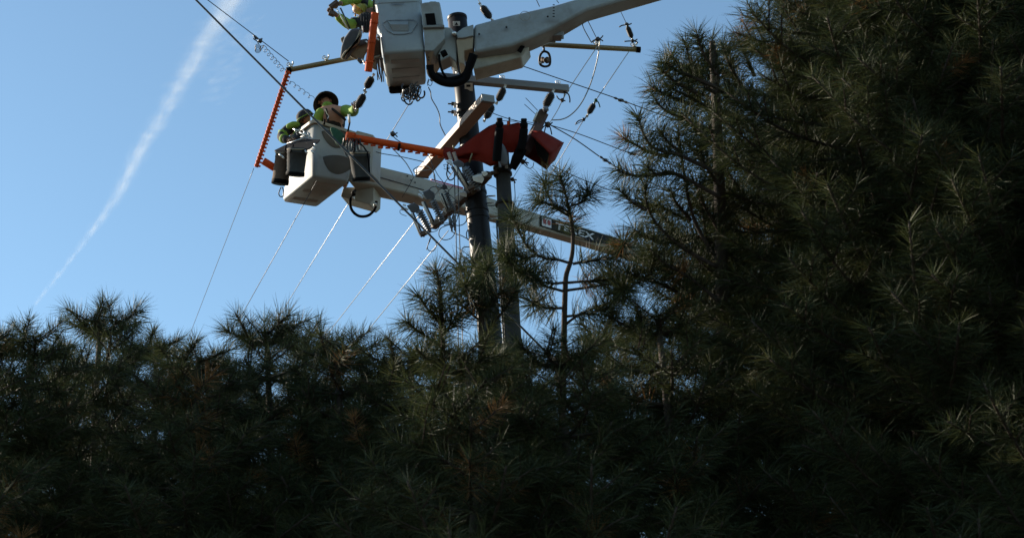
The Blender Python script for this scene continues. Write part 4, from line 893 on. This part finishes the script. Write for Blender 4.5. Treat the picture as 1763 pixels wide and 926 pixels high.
# ------------------------------------------------------------ pines
def needle_arrays(base, tip, n, L, w=.0048, upness=.0):
    base = np.array(base); tip = np.array(tip); ax = tip-base; ln = np.linalg.norm(ax); ax = ax/ln
    t = rng.random(n)**.8; pos = base+np.outer(t, tip-base)
    r = rng.normal(size=(n, 3)); r -= np.outer(r@ax, ax); r /= np.linalg.norm(r, axis=1)[:, None]
    th = np.radians(80-50*t**2.5 + rng.normal(0, 9, n)); dr = np.cos(th)[:, None]*ax + np.sin(th)[:, None]*r
    Ln = L*rng.uniform(.7, 1.08, n)[:, None]
    mid = pos+dr*Ln*.5; dr2 = dr + ax*.18*rng.random((n, 1)); dr2[:, 2] -= .28*rng.random(n); dr2 /= np.linalg.norm(dr2, axis=1)[:, None]
    end = mid+dr2*Ln*.5
    wv = np.cross(dr, rng.normal(size=(n, 3))); wv /= np.linalg.norm(wv, axis=1)[:, None]; wv *= w/2
    V = np.stack([pos-wv, pos+wv, mid-wv*.9, mid+wv*.9, end], 1).reshape(-1, 3)
    tint = np.repeat(np.clip(rng.normal(.42, .22, n)+(t-.5)*.2, 0, 1), 5)
    return V, tint
TRI = np.array([[0, 1, 3], [0, 3, 2], [2, 3, 4]])
class Crown:
    def __init__(s): s.V = []; s.T = []
    def shoot(s, a, b, n=150, L=.19, w=.0048):
        V, T = needle_arrays(a, b, n, L, w); s.V.append(V)
        T = np.clip(T+rng.normal(0, .13), 0, .96)
        if rng.random() < .02: T[:] = 1.0          # a dead brown tuft
        s.T.append(T)
    def build(s, parent, name='crown', **kw):
        V = np.concatenate(s.V) - np.array(org(parent)); T = np.concatenate(s.T); n = len(V)//5
        F_ = (TRI[None]+(np.arange(n)*5)[:, None, None]).reshape(-1, 3)
        me = bpy.data.meshes.new(name); me.vertices.add(len(V)); me.vertices.foreach_set('co', V.astype(np.float32).ravel())
        me.loops.add(F_.size); me.loops.foreach_set('vertex_index', F_.ravel().astype(np.int32))
        me.polygons.add(len(F_)); me.polygons.foreach_set('loop_start', (np.arange(len(F_))*3).astype(np.int32))
        me.update(calc_edges=True); a = me.attributes.new('tint', 'FLOAT', 'POINT'); a.data.foreach_set('value', T.astype(np.float32))
        me.materials.append(MATS['pine_needles']); o = bpy.data.objects.new(name, me); C.objects.link(o); o.parent = parent; o['_o'] = tuple(org(parent))
        return props(o, **kw)
def pine_from_px(label, trunk, branches, DD, Ln=.2, dens=1350, r0=.02):
    """trunk / branches: pixel polylines (x, y[, d]); needled length given as the fraction at the tip"""
    tp = smooth_path([P(q[0], q[1], q[2] if len(q) > 2 else DD) for q in trunk[0]], 5); base = tp[-1].copy()
    base2 = Vector((base.x, base.y, 0)); t = thing('pine_tree', label, 'pine tree', base2); cr = Crown()
    full = tp + ([base2] if base.z > .3 else [])
    G().tube(full, [r0*.35+r0*.9*(i/len(full))**.8 for i in range(len(full))], 9).build('trunk', 'bark', t)
    def clothe(pts, frac, den):
        L_ = [0]
        for a, b in zip(pts, pts[1:]): L_.append(L_[-1]+(b-a).length)
        tot = L_[-1]
        for i in range(len(pts)-1):
            if L_[i] < tot*frac: 
                seg = (pts[i]-pts[i+1]).length
                cr.shoot(pts[i+1], pts[i], max(4, int(seg*den)), Ln)
        # tip tuft
        d_ = (pts[0]-pts[1]).normalized(); cr.shoot(pts[0]-d_*.06, pts[0]+d_*.02, 45, Ln*.9)
    clothe(tp, trunk[1], dens)
    for pp, frac in branches:
        bp_ = smooth_path([P(q[0], q[1], q[2] if len(q) > 2 else DD) for q in pp], 5)
        G().tube(bp_, [min(r0, .026)*.25+min(r0, .032)*.35*i/len(bp_) for i in range(len(bp_))], 7).build('branch', 'bark', t)
        clothe(bp_, frac, dens)
    cr.build(t); return t
D_ = 13.2
pine_from_px('slender young pine standing in front of the lettered boom',
    ([(963, 303), (975, 340), (982, 372), (986, 402), (986, 430), (982, 452), (975, 474), (973, 505), (971, 600), (968, 930)], .165),
    [([(925, 345, 13.2), (945, 352, 13.2), (965, 358), (980, 366)], .8), ([(1014, 331, 13.1), (1008, 342), (996, 351), (983, 353)], .8), ([(936, 313, 13.4), (940, 330, 13.4), (948, 345, 13.3), (960, 360), (980, 372)], .35),
     ([(1074, 418, 13.0), (1064, 440), (1030, 447), (986, 454)], .93), ([(882, 372, 13.2), (893, 398, 13.2), (908, 424), (935, 444), (960, 447), (984, 454)], .85),
     ([(905, 470, 12.8), (925, 482), (950, 488), (974, 486)], .9), ([(1050, 466, 13.5), (1052, 480, 13.4), (1010, 484), (974, 487)], .8),
     ([(1105, 460, 13.6), (1085, 482, 13.5), (1030, 492), (974, 500)], .5), ([(870, 440, 12.9), (885, 462, 12.9), (920, 486), (973, 502)], .5),
     ([(866, 432, 13.0), (890, 440, 13.0), (908, 444, 13.), (920, 440)], .5), ([(915, 520, 13.), (940, 530), (972, 530)], .8), ([(1050, 530, 13.), (1010, 540), (972, 545)], .8),
     ([(1130, 440, 13.3), (1120, 470, 13.2), (1090, 490, 13.3), (1040, 510)], .5), ([(1075, 498, 12.8), (1060, 515), (1000, 540), (972, 560)], .5)], D_, Ln=.225, dens=900)
pine_from_px('low pine shoot with spiky tip at the bottom edge left of the poles',
    ([(751, 467), (755, 482), (758, 505), (760, 560), (765, 700)], .5), [([(722, 512), (735, 530), (760, 560)], .9), ([(700, 555), (735, 580), (762, 600)], .8), ([(790, 540), (775, 560), (762, 580)], .9)], 12.6, dens=1000)
pine_from_px('pine top with sunlit needles at the bottom edge before the steel pole',
    ([(813, 447), (818, 462), (826, 485), (828, 520), (830, 600), (832, 700)], .42), [([(842, 462, 12.0), (836, 475, 12.1), (828, 500, 12.4)], .95), ([(790, 462, 12.8), (800, 480, 12.7), (826, 520)], .8), ([(862, 500), (850, 520), (830, 540)], .8), ([(780, 505), (800, 530), (830, 555)], .8), ([(885, 500), (870, 530), (830, 580)], .8), ([(800, 492, 12.2), (810, 515, 12.3), (829, 540)], .9)], 12.4, dens=700)
big = [([(1181, 76), (1186, 100), (1196, 126), (1215, 150), (1232, 160)], .75), ([(1148, 108), (1158, 118), (1180, 128), (1232, 150)], .6), ([(1150, 150), (1172, 160), (1200, 175), (1235, 200)], .7),
    ([(1152, 96), (1166, 108), (1190, 124)], .9), ([(1128, 170), (1140, 186), (1165, 200), (1235, 230)], .65), ([(1100, 205), (1106, 226), (1120, 250), (1145, 262), (1172, 268), (1238, 300)], .5),
    ([(1074, 238), (1095, 250), (1118, 262), (1150, 270)], .7), ([(1168, 226), (1172, 260), (1178, 300), (1186, 345), (1200, 390), (1230, 440)], .35), ([(1112, 285), (1130, 300), (1160, 298), (1240, 340)], .5),
    ([(1111, 322), (1113, 350), (1124, 376), (1142, 398), (1180, 430), (1235, 460)], .55), ([(1062, 292), (1080, 300), (1105, 303), (1160, 298)], .6), ([(1092, 395), (1110, 408), (1150, 420)], .7),
    ([(1070, 330), (1085, 346), (1113, 362)], .8), ([(1135, 225), (1150, 245), (1172, 262)], .8), ([(1155, 330), (1165, 350), (1190, 380)], .8), ([(1180, 190), (1190, 215), (1225, 250)], .7),
    ([(1120, 430), (1140, 450), (1190, 480), (1240, 520)], .6), ([(1080, 470), (1110, 480), (1160, 500), (1240, 560)], .5), ([(1150, 470), (1170, 490), (1240, 540)], .7), ([(1200, 60), (1210, 90), (1234, 130)], .8),
    ([(1205, 250), (1212, 280), (1238, 320)], .8), ([(1200, 320), (1210, 350), (1240, 400)], .8), ([(1170, 410), (1185, 430), (1240, 480)], .8), ([(1140, 120), (1160, 140), (1200, 160)], .7), ([(1122, 150), (1150, 165), (1190, 180)], .6), ([(1130, 350), (1140, 372), (1160, 390)], .8)]
def jitter(bs, dx, dy, d, s):
    r = random.Random(s); return [([(x+dx+r.uniform(-5, 5), y+dy+r.uniform(-5, 5), d+r.uniform(-.08, .08)) for x, y in pp], 1.) for pp, f in bs]
bb = [([(q[0], q[1], 13.3-.15*math.sin(i*1.7)) for q in pp], min(1, f*1.3)) for i, (pp, f) in enumerate(big)]
bb += jitter([b for b in big if b[0][0][0] > 1130], 44, 18, 13.9, 3) + jitter([b for b in big if b[0][0][0] > 1150], 70, 6, 14.3, 5) + jitter([b for b in big if b[0][0][1] > 225], 40, 110, 13.8, 8)
pine_from_px('big dense pine with long needles filling the right edge', ([(1226, 70), (1228, 100), (1232, 160), (1238, 300), (1242, 460), (1246, 600), (1250, 800), (1255, 930)], .0), bb, 13.6, dens=740, r0=.055)

# dense stand around: three built pines, the rest copies sharing their meshes
def young_pine(h, crown_from, seed, spread=1.15):
    r = random.Random(seed); t = thing('pine_tree', 'dark young pine in the dense stand below the crews' if h < 10 else 'tall dark pine in the dense stand right of the big pine', 'pine tree', Vector((0, 0, 0)), 'young pines of the dense stand' if h < 10 else 'tall pines of the stand at right')
    tp = [Vector((.05*math.sin(k*.8+seed), .05*math.cos(k*.6), h*k/12)) for k in range(13)]
    G().tube(tp, [.10*(1-k/13.)+.012 for k in range(13)], 9).build('trunk', 'bark', t)
    cr = Crown(); lim = G(); z = h
    while z > crown_from:
        L_ = min(spread, .18+(h-z)*.42); k0 = r.uniform(0, 6)
        for k in range(6):
            a = k0+k*1.047+r.uniform(-.3, .3); Lb = L_*r.uniform(.75, 1.15); st = Vector((0, 0, z-.12))
            dv = Vector((math.cos(a), math.sin(a), 0)); en = st+dv*Lb+Vector((0, 0, Lb*r.uniform(.25, .6))); md = st+dv*Lb*.6+Vector((0, 0, Lb*.1))
            bp_ = smooth_path([st, md, en], 4); lim.tube(bp_, [.016, .015, .014, .013, .012, .011, .010, .009, .007][:len(bp_)], 6)
            for i in range(len(bp_)-1):
                if i >= 2: cr.shoot(bp_[i], bp_[i+1], int((bp_[i]-bp_[i+1]).length*420)+6, .2, .0045)
            for q, f in ((3, 1), (3, -1), (5, 1), (5, -1), (6, 1)):
                if Lb > .45 or q > 4:
                    s_ = bp_[q]; sv = (dv*.6+Vector((-dv.y, dv.x, 0))*f*.7+Vector((0, 0, .5))).normalized()*r.uniform(.18, .32)
                    lim.tube([s_, s_+sv], [.007, .005], 5); cr.shoot(s_, s_+sv, r.randint(35, 120), r.uniform(.13, .22), .0042)
        z -= r.uniform(.24, .34)
    cr.shoot((0, 0, h-.35), (0, 0, h+.1), 200, .2, .0045)
    lim.build('branches', 'bark', t); cr.build(t); return t
protos = {'a': young_pine(8.2, 2.6, 1), 'b': young_pine(7.6, 2.6, 2), 'c': young_pine(13.0, 2.8, 4, 1.35)}
def place(proto, x, ytop, d, first=False, rz=0., lean=0.):
    src = protos[proto]; p = P(x, ytop, d); hh = {'a': 8.3, 'b': 7.7, 'c': 13.1}[proto]; s_ = p.z/hh
    if first: o = src
    else:
        o = src.copy(); C.objects.link(o)
        for ch in list(src.children): c = ch.copy(); C.objects.link(c); c.parent = o
    o.location = (p.x, p.y, 0); o.rotation_euler = (0, lean, rz); o.scale = (1, 1, s_); return o
used = set()
for k, (pr, x, y, d) in enumerate([('a', 60, 575, 14), ('b', 180, 535, 15), ('a', 330, 600, 13.5), ('b', 455, 552, 14.5), ('a', 590, 590, 13.8), ('b', 705, 600, 13.2), ('a', 860, 610, 13.9), ('b', 960, 590, 12.2),
    ('a', 1050, 555, 14.6), ('b', -40, 575, 13.6), ('a', 260, 580, 16.5), ('b', 530, 570, 16.2), ('a', 120, 630, 17), ('b', 790, 600, 11.9), ('a', 400, 640, 17.2), ('a', 660, 640, 17), ('b', 1130, 535, 13.),
    ('c', 1500, -260, 14.5), ('c', 1600, -160, 13.4), ('c', 1700, -300, 14.2), ('c', 1800, -200, 13.6), ('c', 1530, -100, 16.4), ('c', 1640, -180, 16.8), ('c', 1740, -140, 17), ('c', 1440, -60, 15.4), ('c', 1340, 230, 15.8), ('c', 1300, 420, 14.3), ('c', 1560, -200, 19), ('c', 1400, 60, 18), ('c', 1415, -120, 14.)]):
    place(pr, x, y, d, pr not in used, rz=k*1.7); used.add(pr)

for o in bpy.data.objects:
    if '_o' in o: del o['_o']
